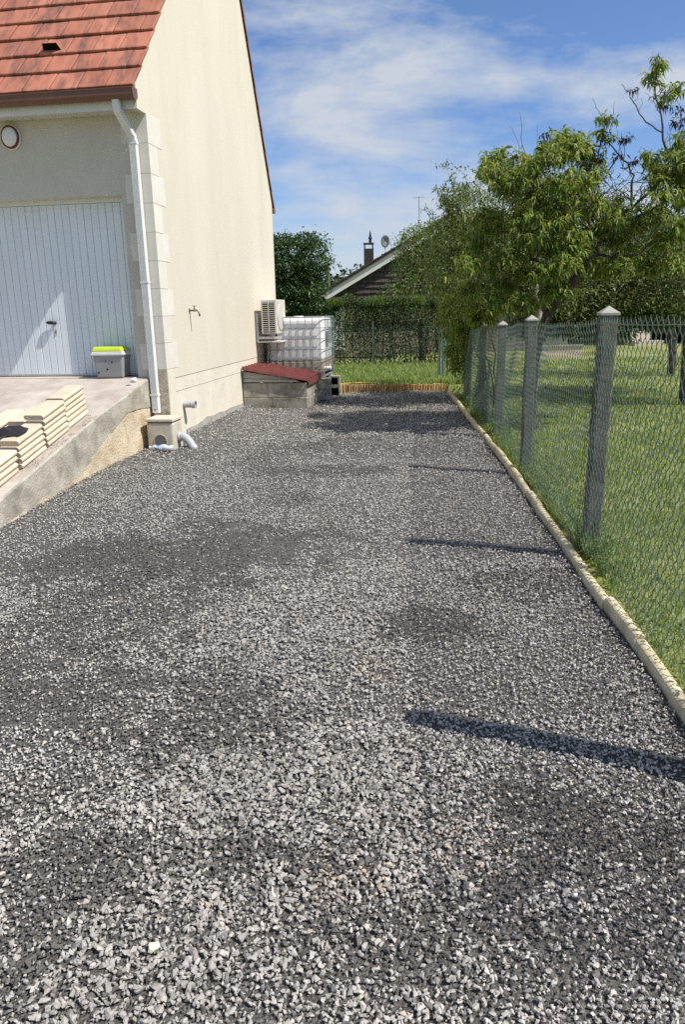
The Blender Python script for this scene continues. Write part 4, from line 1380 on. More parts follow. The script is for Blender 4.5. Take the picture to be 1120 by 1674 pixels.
def scatter_rocks(px, py, size, templates, zlift, zoff=None):
    """returns verts, tris, colours of many stones lying on the ground"""
    n = len(px)
    z = ground_z(px, py) if zoff is None else zoff
    tid = rng.integers(0, len(templates), n)
    yaw = rng.uniform(0, 2 * np.pi, n)
    tl_ = np.interp(py, [2.0, 4.5], [0.36, 0.17])        # the far part is driven flat
    tx, ty_ = rng.normal(0, 1, n) * tl_, rng.normal(0, 1, n) * tl_
    cy_, sy_ = np.cos(yaw), np.sin(yaw); cx_, sx_ = np.cos(tx), np.sin(tx); cz_, sz_ = np.cos(ty_), np.sin(ty_)
    Rz = np.zeros((n, 3, 3)); Rz[:, 0, 0] = cy_; Rz[:, 0, 1] = -sy_; Rz[:, 1, 0] = sy_; Rz[:, 1, 1] = cy_; Rz[:, 2, 2] = 1
    Rx = np.zeros((n, 3, 3)); Rx[:, 0, 0] = 1; Rx[:, 1, 1] = cx_; Rx[:, 1, 2] = -sx_; Rx[:, 2, 1] = sx_; Rx[:, 2, 2] = cx_
    Ry = np.zeros((n, 3, 3)); Ry[:, 1, 1] = 1; Ry[:, 0, 0] = cz_; Ry[:, 0, 2] = sz_; Ry[:, 2, 0] = -sz_; Ry[:, 2, 2] = cz_
    Rm = Rx @ Ry @ Rz
    dm_ = damp_and_shade(px, py)
    base_l = rng.normal(0.30, 0.045, n).clip(0.17, 0.39) * (1 + 0.42 * (1 - coarse(px, py)))
    wet_and_shade = (rng.uniform(0, 1, n) < dm_ * 0.88) * rng.uniform(0.72, 1.0, n)  # darkens damp stones and the shade painted along the kerb
    wet_and_shade = np.where(rng.uniform(0, 1, n) < np.interp(py, [2.0, 4.5], [0.17, 0.07]), np.maximum(wet_and_shade, rng.uniform(0.35, 0.95, n)), wet_and_shade)
    lum = base_l * (1 - wet_and_shade) + (0.050 + 0.03 * rng.uniform(0, 1, n)) * wet_and_shade
    warm = rng.normal(0.0, 0.012, n)
    colr = np.stack([lum * (1.02 + warm), lum * (0.955), lum * (0.87 - warm)], 1)
    odd = rng.uniform(0, 1, n)
    colr = np.where((odd < 0.004)[:, None], np.array([0.42, 0.36, 0.26]) * (0.8 + 0.4 * rng.uniform(0, 1, n))[:, None], colr)
    # sandy crumbs trodden into two spots
    for (sx_p, sy_p, rr_) in ((775, 1385, 0.13), (560, 1440, 0.09), (600, 1100, 0.10)):
        c_ = gz(sx_p, sy_p)
        pr = np.exp(-((px - c_[0]) ** 2 + (py - c_[1]) ** 2) / rr_ ** 2) * 0.45
        hit = (rng.uniform(0, 1, n) < pr) & (size < 0.012)
        colr = np.where(hit[:, None], np.array([0.46, 0.37, 0.27]) * (0.8 + 0.35 * rng.uniform(0, 1, n))[:, None], colr)
    Vs, Ts, Cs = [], [], []
    b0 = 0
    for k, (tv, tt) in enumerate(templates):
        idx = np.where(tid == k)[0]
        if len(idx) == 0: continue
        vv = np.einsum('nij,vj->nvi', Rm[idx], tv) * size[idx][:, None, None]
        vv[..., 0] += px[idx][:, None]; vv[..., 1] += py[idx][:, None]
        vv[..., 2] += (z[idx] + zlift * size[idx] + rng.uniform(-0.3, 0.25, len(idx)) * size[idx])[:, None]
        Vs.append(vv.reshape(-1, 3))
        Ts.append((tt[None] + (np.arange(len(idx)) * len(tv))[:, None, None]).reshape(-1, 3) + b0)
        Cs.append(np.repeat(colr[idx], len(tv), 0))
        b0 += len(idx) * len(tv)
    return np.concatenate(Vs), np.concatenate(Ts), np.concatenate(Cs)


def region_pts(y0, y1, dens, slack=0.75):
    """points on the driveway inside what the camera sees, with slack for a step aside"""
    n = int((y1 - y0) * 9 * dens)
    x = rng.uniform(-5.2, 3.0, n); y = rng.uniform(y0, y1, n)
    n_keep = int((y1 - y0) * 8.2 * dens)
    x, y = x[:n_keep], y[:n_keep]
    hx_, hy_ = house_xy(x, y)
    keep = (x < kerb_x(y) - 0.036) & (np.abs(x) < 0.50 * y + slack) & ~((hx_ < 0.0) & (hy_ > -0.03)) & ~((hx_ < -0.225) & (hy_ > -3.72)) & ~((hx_ < 1.09) & (hy_ > 3.36) & (hy_ < 4.45)) & (y < 14.76)
    keep &= ~((hx_ > -0.145) & (hx_ < 0.175) & (hy_ > -0.41) & (hy_ < -0.1))
    keep &= ~((hx_ > 0.86) & (hx_ < 1.4) & (hy_ > 4.5))
    return x[keep], y[keep]


Vg, Tg, Cg = [], [], []
gb = 0


def push(v, t, c):
    global gb
    Vg.append(v); Tg.append(t + gb); Cg.append(c); gb += len(v)


# grit first, then stones, by distance
for (ya, yb, dg, ds, smin, smax, tp) in ((0.9, 2.6, 5000, 8000, 0.0065, 0.0240, ROCK_HI), (2.6, 4.6, 3200, 5000, 0.0065, 0.0205, ROCK_HI), (4.6, 8.0, 0, 4100, 0.0080, 0.0200, ROCK_LO), (8.0, 14.8, 0, 1500, 0.012, 0.024, ROCK_LO)):
    if dg:
        x, y = region_pts(ya, yb, dg)
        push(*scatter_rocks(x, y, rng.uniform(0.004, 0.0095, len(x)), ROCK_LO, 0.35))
    x, y = region_pts(ya, yb, ds)
    cz = coarse(x, y)
    keep = rng.uniform(0, 1, len(x)) < 0.45 + 0.55 * cz
    x, y, cz = x[keep], y[keep], cz[keep]
    sz = smin + (smax - smin) * rng.beta(1.1, 3.0, len(x)) * (0.55 + 0.65 * cz)
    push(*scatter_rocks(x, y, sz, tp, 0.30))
# crumbs of gravel on the ramp beside the stacks
n = 420
s_ = rng.uniform(1.45, 2.75, n); xx_ = -0.225 - np.abs(rng.normal(0.0, 0.055, n)) - 0.012
w_ = HC[None] + xx_[:, None] * GX[None] - s_[:, None] * GY[None]
zz_ = np.interp(s_, RAMP_S, RAMP_Z) + 0.002
keep = fbm(s_, s_ * 0, 3.0, 2, 2) > 0.42
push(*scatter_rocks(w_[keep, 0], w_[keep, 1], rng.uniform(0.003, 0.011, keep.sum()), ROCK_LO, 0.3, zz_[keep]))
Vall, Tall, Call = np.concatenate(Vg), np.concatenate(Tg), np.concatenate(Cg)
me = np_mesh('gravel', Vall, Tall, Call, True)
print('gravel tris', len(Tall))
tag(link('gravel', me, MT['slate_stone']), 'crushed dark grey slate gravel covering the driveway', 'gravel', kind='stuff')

# one pale yellow stone among the gravel
bm = bmesh.new()
for v in ROCK_HI[3][0]:
    bm.verts.new(Vector(v) * 0.026)
bmesh.ops.convex_hull(bm, input=bm.verts)
me = bpy.data.meshes.new('pale_stone'); bm.to_mesh(me); bm.free()
o = link('pale_stone', me, MT['stone_pale'])
p = gz(252, 1560)
o.location = (p[0], p[1], float(ground_z(p[0], p[1])) + 0.020)
o.rotation_euler = (0.15, -0.1, 0.6)
tag(o, 'pale yellow stone lying on the gravel at the front left', 'stone')


# ================================================================== leaves
def leaf_cloud(P, D, L, W, droop=0.35, fold=0.25):
    """five-point leaves: P base points, D axes, L lengths, W widths"""
    n = len(P)
    D = D / (np.linalg.norm(D, axis=1, keepdims=True) + 1e-9)
    up = rng.normal(0, 0.45, (n, 3)); up[:, 2] += 1.0
    Sd = np.cross(D, up); Sd /= np.linalg.norm(Sd, axis=1, keepdims=True) + 1e-9
    Nn = np.cross(Sd, D)
    L = L[:, None]; W = W[:, None]
    mid = P + D * L * 0.45 + Nn * L * 0.04
    tip = P + D * L - np.array([0, 0, 1.0]) * L * droop * rng.uniform(0.5, 1.3, (n, 1))
    le = mid + Sd * W * 0.5 + Nn * W * fold
    ri = mid - Sd * W * 0.5 + Nn * W * fold
    V = np.stack([P, le, mid, ri, tip], 1).reshape(-1, 3)
    t = np.array([[0, 2, 1], [0, 3, 2], [1, 2, 4], [2, 3, 4]])
    T = (t[None] + (np.arange(n) * 5)[:, None, None]).reshape(-1, 3)
    return V, T


def rnd_unit(n):
    v = rng.normal(0, 1, (n, 3))
    return v / np.linalg.norm(v, axis=1, keepdims=True)


def lobe_leaves(lobes, L, W, out=0.5, droop=0.3, shell=0.45, dirz=0.1):
    """lobes: (centre, radii, count); leaves gather towards the surface of each lobe"""
    Ps, Ds = [], []
    for (c, r, n) in lobes:
        u = rnd_unit(n)
        k = rng.uniform(shell, 1.0, n) ** 0.6 * (1 + 0.12 * rng.normal(0, 1, n))
        # break the outline into clumps
        bump = 1 + 0.22 * np.sin(u[:, 0] * 7 + c[0] * 3) * np.sin(u[:, 1] * 6 + c[1]) + 0.14 * np.sin(u[:, 2] * 9 + c[2])
        P = np.asarray(c)[None] + u * np.asarray(r)[None] * (k * bump)[:, None]
        D = u * out + rnd_unit(n) * 0.8; D[:, 2] += dirz
        Ps.append(P); Ds.append(D)
    P, D = np.concatenate(Ps), np.concatenate(Ds)
    n = len(P)
    return leaf_cloud(P, D, L * rng.uniform(0.6, 1.25, n), W * rng.uniform(0.7, 1.2, n), droop)


def spray_leaves(tips, n_twig, twig_len, per, L, W, hang=0.7, spread=1.0):
    """drooping sprays: from each tip several twigs, leaves in pairs along each"""
    Ps, Ds = [], []
    twigs = []
    for (c, r) in tips:
        c = np.asarray(c)
        for k in range(n_twig):
            st_ = c + rnd_unit(1)[0] * r * rng.uniform(0.1, 0.9) * np.array([1, 1, 0.9])
            d = rnd_unit(1)[0] * spread; d[2] = abs(d[2]) * 0.9 + 0.35
            d /= np.linalg.norm(d)
            ln = twig_len * rng.uniform(0.6, 1.3)
            tt = np.linspace(0.1, 1, per)
            pts = st_[None] + d[None] * ln * tt[:, None]
            pts[:, 2] -= ln * 0.35 * tt ** 2
            twigs.append(pts[[0, per // 2, per - 1]])
            for q_ in pts:
                a = rnd_unit(1)[0]
                dd = a * 0.75 + d * 0.35; dd[2] -= hang * rng.uniform(0.4, 1.2)
                Ps.append(q_); Ds.append(dd)
    P, D = np.array(Ps), np.array(Ds)
    n = len(P)
    V, T = leaf_cloud(P, D, L * rng.uniform(0.65, 1.2, n), W * rng.uniform(0.75, 1.2, n), 0.28, 0.3)
    return V, T, twigs


def wiggle(pts, amp, n=4):
    """subdivide a polyline and shake it a little"""
    out = []
    for a_, b_2 in zip(pts[:-1], pts[1:]):
        a_, b_2 = np.asarray(a_, float), np.asarray(b_2, float)
        for k in range(n):
            t_ = k / n
            out.append(a_ + (b_2 - a_) * t_ + (rng.normal(0, amp, 3) if k or out else 0))
    out.append(np.asarray(pts[-1], float))
    return out


def limb(mb, pts, r0, r1, sides=7, amp=0.012, n=4):
    w = wiggle(pts, amp, n)
    m = len(w)
    mb.tube(w, [r0 + (r1 - r0) * (i / (m - 1)) for i in range(m)], sides)


def leaves_obj(name, VT, mat, parent, kind='stuff'):
    V, T = VT[0], VT[1]
    me = np_mesh(name, V - np.array(parent.location)[None], T)
    o_ = link(name, me, mat, parent)
    o_['kind'] = kind
    return o_


def wood(mb, name, mat, parent):
    o_ = mb.build(name, mat, parent, True, fix=False)
    for v in o_.data.vertices:
        v.co -= Vector(parent.location)
    return o_


# ---- the peach tree behind the fence
YP = 9.9
base_p = at(866, 690, YP); base_p[2] = float(lawn_z(base_p[0], base_p[1])) - 0.05
peach = empty('peach_tree', base_p)
tag(peach, 'leaning fruit tree with long drooping leaves and bare twigs behind the fence', 'tree')
bpy.context.view_layer.update()
tr = MB()


def PT(x, y, dy=0.0):
    return at(x, y, YP + dy)


limb(tr, [base_p, PT(872, 600), PT(890, 525), PT(928, 472), PT(962, 430), PT(974, 412)], 0.075, 0.042, 9, 0.012)
wood(tr, 'trunk', MT['bark'], peach)
br = MB()
LIMBS = [
    ([(970, 420, 0), (970, 392, -.1), (964, 372, -.15), (940, 358, -.2), (912, 356, -.3)], .026, .008),
    ([(974, 414, 0), (985, 385, .1), (997, 366, .1), (1035, 340, .2), (1072, 305, .2), (1095, 272, .2)], .030, .012),
    ([(974, 416, 0), (1012, 420, -.2), (1045, 418, -.4), (1062, 398, -.4), (1085, 380, -.5), (1130, 372, -.6)], .022, .008),
    ([(995, 368, .1), (1030, 360, 0), (1055, 350, -.1), (1080, 335, -.1), (1120, 318, -.2)], .024, .008),
    ([(1095, 272, .2), (1092, 252, .2), (1083, 217, .2), (1080, 187, .2), (1068, 147, .2), (1066, 120, .2)], .017, .005),
    ([(1082, 217, .2), (1057, 202, .2), (1040, 177, .2), (1027, 152, .2), (1016, 138, .2)], .009, .003),
    ([(1095, 265, .2), (1102, 240, .1), (1110, 215, .1), (1120, 190, .1)], .010, .004),
    ([(1034, 340, .2), (1033, 312, .3), (1035, 287, .3), (1026, 268, .3), (1012, 255, .3), (997, 236, .3), (990, 215, .3)], .016, .005),
    ([(1012, 255, .3), (990, 290, .3), (978, 300, .3), (960, 330, .2), (958, 375, 0)], .008, .014),
    ([(964, 372, -.15), (962, 340, 0), (950, 310, .1), (935, 270, .2), (925, 240, .2)], .018, .005),
    ([(940, 358, -.2), (905, 330, 0), (880, 300, .1), (862, 270, .2)], .014, .004),
    ([(912, 356, -.3), (880, 372, -.3), (850, 402, -.4), (815, 410, -.4)], .011, .004),
    ([(928, 472, 0), (900, 440, .3), (870, 425, .3), (835, 410, .3), (805, 380, .3)], .022, .006),
    ([(895, 515, 0), (860, 480, -.3), (825, 455, -.4), (790, 460, -.5)], .018, .005),
    ([(870, 425, .3), (850, 380, .4), (835, 330, .4), (822, 290, .4)], .013, .004),
    ([(870, 300, .1), (862, 265, .1), (852, 225, .1), (850, 185, .1)], .006, .002),
    ([(882, 300, .1), (880, 250, .1), (878, 205, .1)], .005, .002),
    ([(990, 215, .3), (980, 185, .3), (968, 162, .3)], .004, .002),
    ([(997, 205, .3), (1003, 180, .3), (1006, 165, .3)], .004, .002),
    ([(1020, 262, .3), (1022, 240, .3), (1035, 220, .3)], .004, .002),
    ([(1028, 270, .3), (1045, 262, .3), (1048, 240, .3)], .004, .002),
    ([(1012, 255, .3), (1015, 235, .3), (1016, 218, .3)], .004, .002),
    ([(1080, 187, .2), (1068, 168, .2), (1054, 152, .2)], .004, .002),
    ([(1092, 252, .2), (1096, 215, .2), (1093, 200, .2)], .004, .002),
    ([(1035, 330, .3), (1010, 310, .3), (1000, 290, .3)], .006, .002),
    ([(1035, 330, .3), (1050, 300, .3), (1060, 285, .3)], .006, .002),
    ([(1060, 315, .3), (1080, 292, .3), (1105, 280, .3)], .008, .003),
    ([(1018, 262, .3), (1010, 235, .3), (1008, 212, .3)], .0035, .0015),
    ([(1030, 285, .3), (1022, 300, .3), (1008, 285, .3)], .004, .0015),
    ([(1040, 300, .3), (1052, 285, .3), (1050, 268, .3)], .004, .0015),
    ([(1036, 170, .2), (1042, 158, .2), (1043, 142, .2)], .003, .0012),
    ([(1044, 183, .2), (1050, 170, .2), (1049, 160, .2)], .003, .0012),
    ([(1088, 235, .2), (1092, 222, .2), (1094, 204, .2)], .003, .0012),
    ([(1100, 245, .1), (1108, 232, .1), (1118, 205, .1)], .005, .002),
    ([(1072, 165, .2), (1080, 150, .2), (1092, 150, .2)], .005, .002),
    ([(862, 270, .2), (850, 250, .2), (846, 230, .2), (832, 205, .2)], .004, .0015),
    ([(905, 250, .2), (912, 225, .2), (916, 212, .2)], .003, .0012),
    ([(945, 255, .2), (960, 235, .2), (967, 222, .2)], .004, .0015),
    ([(960, 330, .2), (985, 322, .2), (1005, 300, .2), (1018, 302, .2)], .006, .002),
    ([(995, 366, .2), (1005, 340, .2), (1000, 318, .2), (990, 305, .2)], .007, .002),
    ([(1033, 322, .3), (1045, 318, .3), (1052, 300, .3)], .004, .0015),
]
for (pl, r0, r1) in LIMBS:
    limb(br, [PT(*p) for p in pl], r0, r1, 6, 0.008, 3)
CL = [(975, 345, 18), (1000, 360, 18), (950, 410, 18), (985, 440, 18), (1010, 440, 18), (925, 350, 20), (1060, 440, 18), (1100, 440, 18), (960, 345, 20), (985, 380, 18), (1010, 395, 18), (1045, 375, 18), (935, 385, 22), (905, 375, 20), (1070, 360, 18), (1090, 400, 20), (1040, 420, 16), (780, 520, 18), (812, 500, 18), (855, 500, 18), (895, 455, 18), (812, 270, 26), (800, 290, 20), (857, 285, 26), (845, 305, 20), (910, 255, 26), (925, 238, 18), (890, 262, 18), (962, 265, 26), (945, 250, 18), (987, 222, 15), (990, 205, 9), (914, 307, 26), (935, 320, 20), (865, 345, 24), (827, 304, 22),
      (790, 360, 24), (824, 375, 24), (850, 365, 20), (876, 397, 24), (801, 435, 24), (842, 420, 24), (775, 480, 22), (800, 490, 18), (925, 435, 20), (940, 416, 20), (905, 345, 22), (960, 300, 20), (980, 285, 14), (895, 410, 18),
      (1072, 122, 15), (1066, 135, 12), (1082, 108, 10), (1092, 162, 9), (1104, 152, 6), (1056, 258, 13), (1060, 275, 11), (1086, 288, 20), (1075, 305, 16), (1110, 262, 18), (1108, 240, 10), (1118, 300, 20), (1090, 320, 16), (1120, 330, 20),
      (1130, 280, 26), (1140, 230, 22), (1150, 330, 30), (1075, 335, 14), (1040, 345, 12), (1005, 330, 10), (880, 318, 18), (870, 265, 12), (780, 400, 20), (760, 440, 18), (830, 470, 20), (860, 450, 18), (905, 480, 18), (945, 460, 14), (1150, 380, 30), (1100, 370, 16)]
tips = []
for (cx, cy, r) in CL:
    rr = r * YP / FPX
    reps = 3 if r >= 18 else 1
    for _ in range(reps):
        tips.append((PT(cx + random.uniform(-4, 4), cy + random.uniform(-4, 4), random.uniform(-0.7, 0.9) if cy > 230 else 0.2), rr))
big = [t_ for t_ in tips if t_[1] > 15 * YP / FPX]
lit = [t_ for t_ in tips if t_[1] <= 15 * YP / FPX]
V, T, tw = spray_leaves(big, 16, 0.22, 11, 0.098, 0.0245)
V2_, T2_, tw2 = spray_leaves(lit, 10, 0.15, 9, 0.098, 0.024)
T = np.concatenate([T, T2_ + len(V)]); V = np.concatenate([V, V2_]); tw = tw + tw2
# fine bare twigs all through the crown
for _ in range(520):
    x_, y_ = random.uniform(800, 1120), random.uniform(270, 480)
    a_ = PT(x_, y_, random.uniform(-0.6, 0.8))
    d_ = rnd_unit(1)[0] * np.array([1, 0.6, 1]); d_[2] = abs(d_[2]) * 0.8 - 0.1
    l_ = random.uniform(0.15, 0.5)
    limb(br, [a_, a_ + d_ * l_ * 0.5, a_ + d_ * l_ + rng.normal(0, 0.04, 3)], random.uniform(0.003, 0.007), 0.0018, 4, 0.012, 2)
for t_ in tw:
    br.tube([t_[0], t_[1], t_[2]], [0.004, 0.003, 0.002], 3, False)
wood(br, 'branch', MT['bark'], peach)
leaves_obj('foliage', (V, T), MT['peach'], peach)
dead = [(1034, 152, 4), (997, 232, 10), (985, 232, 8), (1015, 232, 6), (1028, 230, 5), (986, 262, 6), (1090, 175, 7), (1112, 185, 8), (1118, 200, 8), (1105, 205, 6), (1072, 265, 5), (893, 225, 5), (1033, 270, 5), (888, 240, 6), (1010, 258, 4), (845, 265, 9), (835, 285, 9), (875, 290, 9)]
V, T, tw = spray_leaves([(PT(x_, y_, 0.25), r_ * YP / FPX) for (x_, y_, r_) in dead], 5, 0.10, 5, 0.075, 0.020, hang=1.0)
leaves_obj('withered_leaves', (V, T), MT['deadleaf'], peach)


# ---- more trees
def lobe_tree(name, base_pt, trunk_pts, r0, lobes, L, W, leaf, label, bark='bark', droop=0.25, shell=0.4, twigs=40, spikes=()):
    t_ = empty(name, base_pt)
    tag(t_, label, 'tree')
    m1 = MB()
    limb(m1, [base_pt] + trunk_pts, r0, r0 * 0.55, 8, 0.012)
    wood(m1, 'trunk', MT[bark], t_)
    m2 = MB()
    top_ = np.asarray(trunk_pts[-1])
    for (c, r, n_) in lobes:
        c = np.asarray(c); r = np.asarray(r)
        st_ = np.asarray(trunk_pts[random.randrange(max(0, len(trunk_pts) - 2), len(trunk_pts))])
        limb(m2, [st_, st_ * 0.45 + c * 0.55 + np.array([0, 0, -0.06]), c], r0 * 0.38, r0 * 0.12, 5, 0.03, 3)
        for k in range(max(2, int(twigs / len(lobes)))):
            e_ = c + rnd_unit(1)[0] * r * 0.95
            limb(m2, [c, c * 0.5 + e_ * 0.5 + rng.normal(0, 0.04, 3), e_], r0 * 0.10, 0.003, 4, 0.015, 2)
    for sp in spikes:
        limb(m2, sp, 0.007, 0.002, 4, 0.006, 3)
    wood(m2, 'branch', MT[bark], t_)
    VT = lobe_leaves(lobes, L, W, 0.5, droop, shell)
    leaves_obj('foliage', VT, MT[leaf], t_)
    return t_


def px_lobe(x, y, Y, rx, ry, ryd=None, n=1500):
    s = Y / FPX
    return (at(x, y, Y), (rx * s, (ryd or (rx + ry) / 2 * s), ry * s), n)


def on_lawn(x, Y):
    p = at(x, 600, Y)
    return np.array([p[0], p[1], float(lawn_z(p[0], p[1])) - 0.03])


b2 = on_lawn(872, 12.2)
sp = []
for (x0_, y0_, x1_, y1_) in ((748, 330, 728, 275), (765, 330, 760, 285), (735, 345, 712, 315), (780, 320, 786, 285), (725, 400, 705, 350), (745, 320, 742, 290)):
    sp.append([at(x0_, y0_, 12.4), at((x0_ + x1_) / 2 + 3, (y0_ + y1_) / 2, 12.4), at(x1_, y1_, 12.4)])
small = lobe_tree('small_leaved_tree', b2, [at(878, 510, 12.2), at(872, 450, 12.2), at(858, 405, 12.3)], 0.075,
          [px_lobe(770, 350, 12.4, 42, 45, 0.7, 2300), px_lobe(735, 395, 12.6, 34, 45, 0.7, 1900), px_lobe(800, 400, 12.2, 50, 50, 0.8, 2600), px_lobe(745, 330, 12.4, 24, 24, 0.4, 700),
           px_lobe(850, 360, 12.8, 60, 55, 0.9, 4200), px_lobe(910, 400, 13.0, 60, 75, 0.9, 4800), px_lobe(780, 460, 12.4, 55, 42, 0.8, 2600), px_lobe(850, 470, 12.8, 60, 45, 0.8, 2400), px_lobe(728, 320, 12.4, 12, 14, 0.3, 130),
           px_lobe(900, 320, 13, 45, 45, 0.8, 1500), px_lobe(720, 440, 12.8, 25, 50, 0.6, 1100), px_lobe(970, 370, 13.2, 50, 60, .9, 2600), px_lobe(900, 470, 13, 60, 45, .8, 2600)],
          0.062, 0.026, 'smallleaf', 'small-leaved tree with pale upright trunk behind the fence', 'palebark', spikes=sp)
Vs_, Ts_, _tw = spray_leaves([(s_[2], 0.10) for s_ in sp] + [(s_[1], 0.10) for s_ in sp], 4, 0.16, 7, 0.06, 0.024, hang=0.1)
leaves_obj('shoot_leaves', (Vs_, Ts_), MT['smallleaf'], small)

b3 = on_lawn(985, 15.0)
lobe_tree('broad_leaved_tree', b3, [at(985, 540, 15), at(988, 500, 15), at(1005, 470, 15)], 0.10,
          [px_lobe(960, 460, 14.6, 50, 48, 0.9, 1500), px_lobe(1020, 455, 15, 60, 55, 1.0, 1900), px_lobe(1085, 460, 15, 60, 52, 1.0, 1900), px_lobe(1150, 450, 15, 60, 60, 1.0, 1500), px_lobe(1010, 500, 14.4, 60, 26, 0.7, 1200), px_lobe(1090, 505, 14.4, 50, 20, 0.7, 900),
           px_lobe(935, 500, 14.2, 40, 25, 0.6, 800), px_lobe(1100, 400, 15.6, 60, 45, 1.0, 1800), px_lobe(1030, 400, 15.4, 60, 40, 1.0, 1800), px_lobe(975, 420, 15.0, 45, 45, 1.0, 1500), px_lobe(1000, 545, 14.0, 40, 16, 0.4, 600), px_lobe(1075, 525, 14.6, 40, 16, .5, 700), px_lobe(890, 505, 14.2, 40, 25, .5, 800), px_lobe(910, 530, 14.2, 36, 20, 0.5, 800), px_lobe(955, 528, 14.2, 40, 20, .5, 900), px_lobe(1035, 520, 14.6, 40, 18, .5, 700), px_lobe(860, 530, 14.2, 36, 22, .5, 700)],
          0.095, 0.055, 'broadleaf', 'dense broad-leaved tree standing deeper on the neighbouring lawn')

b4 = on_lawn(1098, 19)
lobe_tree('orchard_tree', b4, [at(1100, 560, 19), at(1094, 520, 19), at(1104, 480, 19)], 0.11,
          [px_lobe(1080, 430, 19, 70, 60, 1.3, 1800), px_lobe(1150, 440, 19, 70, 70, 1.3, 1800), px_lobe(1030, 430, 20, 60, 60, 1.2, 1500)],
          0.10, 0.055, 'broadleaf', 'orchard tree with dark slim trunk farthest to the right')
b5 = on_lawn(1125, 12.6)
lobe_tree('fruit_tree', b5, [at(1124, 560, 12.6), at(1128, 500, 12.6), at(1140, 440, 12.6)], 0.10,
          [px_lobe(1170, 400, 12.6, 75, 60, 1.0, 1800), px_lobe(1220, 420, 12.6, 70, 80, 1.0, 1800), px_lobe(1230, 330, 12.6, 70, 60, 1.0, 1500)],
          0.10, 0.045, 'broadleaf', 'fruit tree with dark trunk at the right edge of the photo')
# trees beyond the frame on the right throw the bands of shade across the lawn
for (X, Y, s_) in ((9.0, 9.5, 1.0), (12.5, 14.0, 1.2)):
    bb = np.array([X, Y, float(lawn_z(X, Y))])
    lobe_tree('shade_tree', bb, [bb + [0.05, 0, 0.9], bb + [0, 0.1, 1.7]], 0.11,
              [(bb + [0, 0, 2.4 * s_], (1.3 * s_, 1.2 * s_, 0.8 * s_), 2200), (bb + [0.6, 0.4, 2.9 * s_], (1.0 * s_, 1.0 * s_, 0.7 * s_), 1600)], 0.10, 0.05, 'broadleaf',
              'round fruit tree out on the lawn ' + ('nearer the fence' if X < 10 else 'towards the far wall'))

# ---- tall dark shrub behind the house
b6 = at(490, 600, 21.0); b6[2] = 0.05
lobe_tree('dark_shrub_tree', b6, [at(490, 540, 21), at(487, 480, 21), at(490, 440, 21)], 0.09,
          [px_lobe(470, 425, 21, 42, 38, 0.8, 3200), px_lobe(510, 425, 21, 32, 40, 0.7, 2600), px_lobe(490, 470, 21, 45, 45, 0.8, 3200), px_lobe(455, 470, 21.4, 30, 50, 0.8, 1800), px_lobe(505, 500, 20.8, 30, 30, 0.6, 1700), px_lobe(440, 410, 21.4, 30, 28, 0.7, 1200), px_lobe(470, 510, 21, 45, 30, 0.7, 1500),
           px_lobe(500, 395, 21, 22, 14, 0.4, 500), px_lobe(465, 395, 21, 16, 12, 0.4, 350)],
          0.085, 0.052, 'darkleaf', 'dark glossy shrub tree beside the far end of the house', spikes=[[at(503, 395, 21), at(506, 380, 21), at(503, 376, 21)], [at(513, 400, 21), at(520, 390, 21), at(519, 380, 21)]])

# ---- the hedge across the end
hedge = empty('hedge', at(640, 600, 20.6))
hedge.location.z = 0.08
tag(hedge, 'dark green hedge across the far end of the back lawn', 'hedge')
Ps, Ds = [], []
n = 30000
hx_ = rng.uniform(-1.6, 3.7, n)
fr_ = rng.uniform(0, 1, n)
topz = 1.62 + 0.50 * (fbm(hx_, hx_ * 0, 1.1, 2, 3) - 0.5) * 2 + 0.14 * np.sin(hx_ * 5.0) * 0.4
u_ = rng.uniform(0, 1, n) ** 0.8
hz_ = np.where(fr_ < 0.72, u_ * topz, topz * rng.uniform(0.9, 1.06, n))
front = 20.25 + 0.30 * (fbm(hx_, hz_, 2.1, 7, 3) - 0.5) * 2 + 0.18 * (hz_ / 1.7) ** 3
hy_2 = np.where(fr_ < 0.72, front + np.abs(rng.normal(0, 0.16, n)), front + rng.uniform(0, 0.9, n))
P = np.stack([hx_, hy_2, hz_ + 0.08], 1)
D = rnd_unit(n); D[:, 1] -= 0.5; D[:, 2] += np.where(fr_ < 0.72, 0.0, 0.9)
V, T = leaf_cloud(P, D, rng.uniform(0.045, 0.095, n), rng.uniform(0.022, 0.045, n), 0.2)
leaves_obj('foliage', (V, T), MT['hedgeleaf'], hedge)
# feathery tips along the top
n = 9000
hx_ = rng.uniform(-0.3, 3.6, n)
hx_ = hx_[fbm(hx_, hx_ * 0, 2.6, 15, 3) > 0.50]
n = len(hx_)
P = np.stack([hx_, rng.uniform(20.3, 21.0, n), 1.58 + 0.14 * fbm(hx_, hx_ * 0, 2.0, 5, 3) + rng.uniform(0, 0.16, n)], 1)
D = rnd_unit(n) * 0.45; D[:, 2] += 1
V, T = leaf_cloud(P, D, rng.uniform(0.08, 0.20, n), rng.uniform(0.012, 0.022, n), 0.1)
leaves_obj('top_shoots', (V, T), leaf_mat('hedge_shoot', [(0, (0.06, 0.12, 0.02)), (0.6, (0.12, 0.20, 0.035)), (1, (0.22, 0.22, 0.05))]), hedge)
hm = MB()
for i in range(26):
    x_ = -1.4 + i * 0.2 + random.uniform(-0.06, 0.06)
    limb(hm, [(x_, 20.75, 0.0), (x_ + random.uniform(-.1, .1), 20.7, 0.8), (x_ + random.uniform(-.15, .15), 20.75, 1.5)], 0.02, 0.006, 5, 0.02, 3)
wood(hm, 'stem', MT['bark'], hedge)

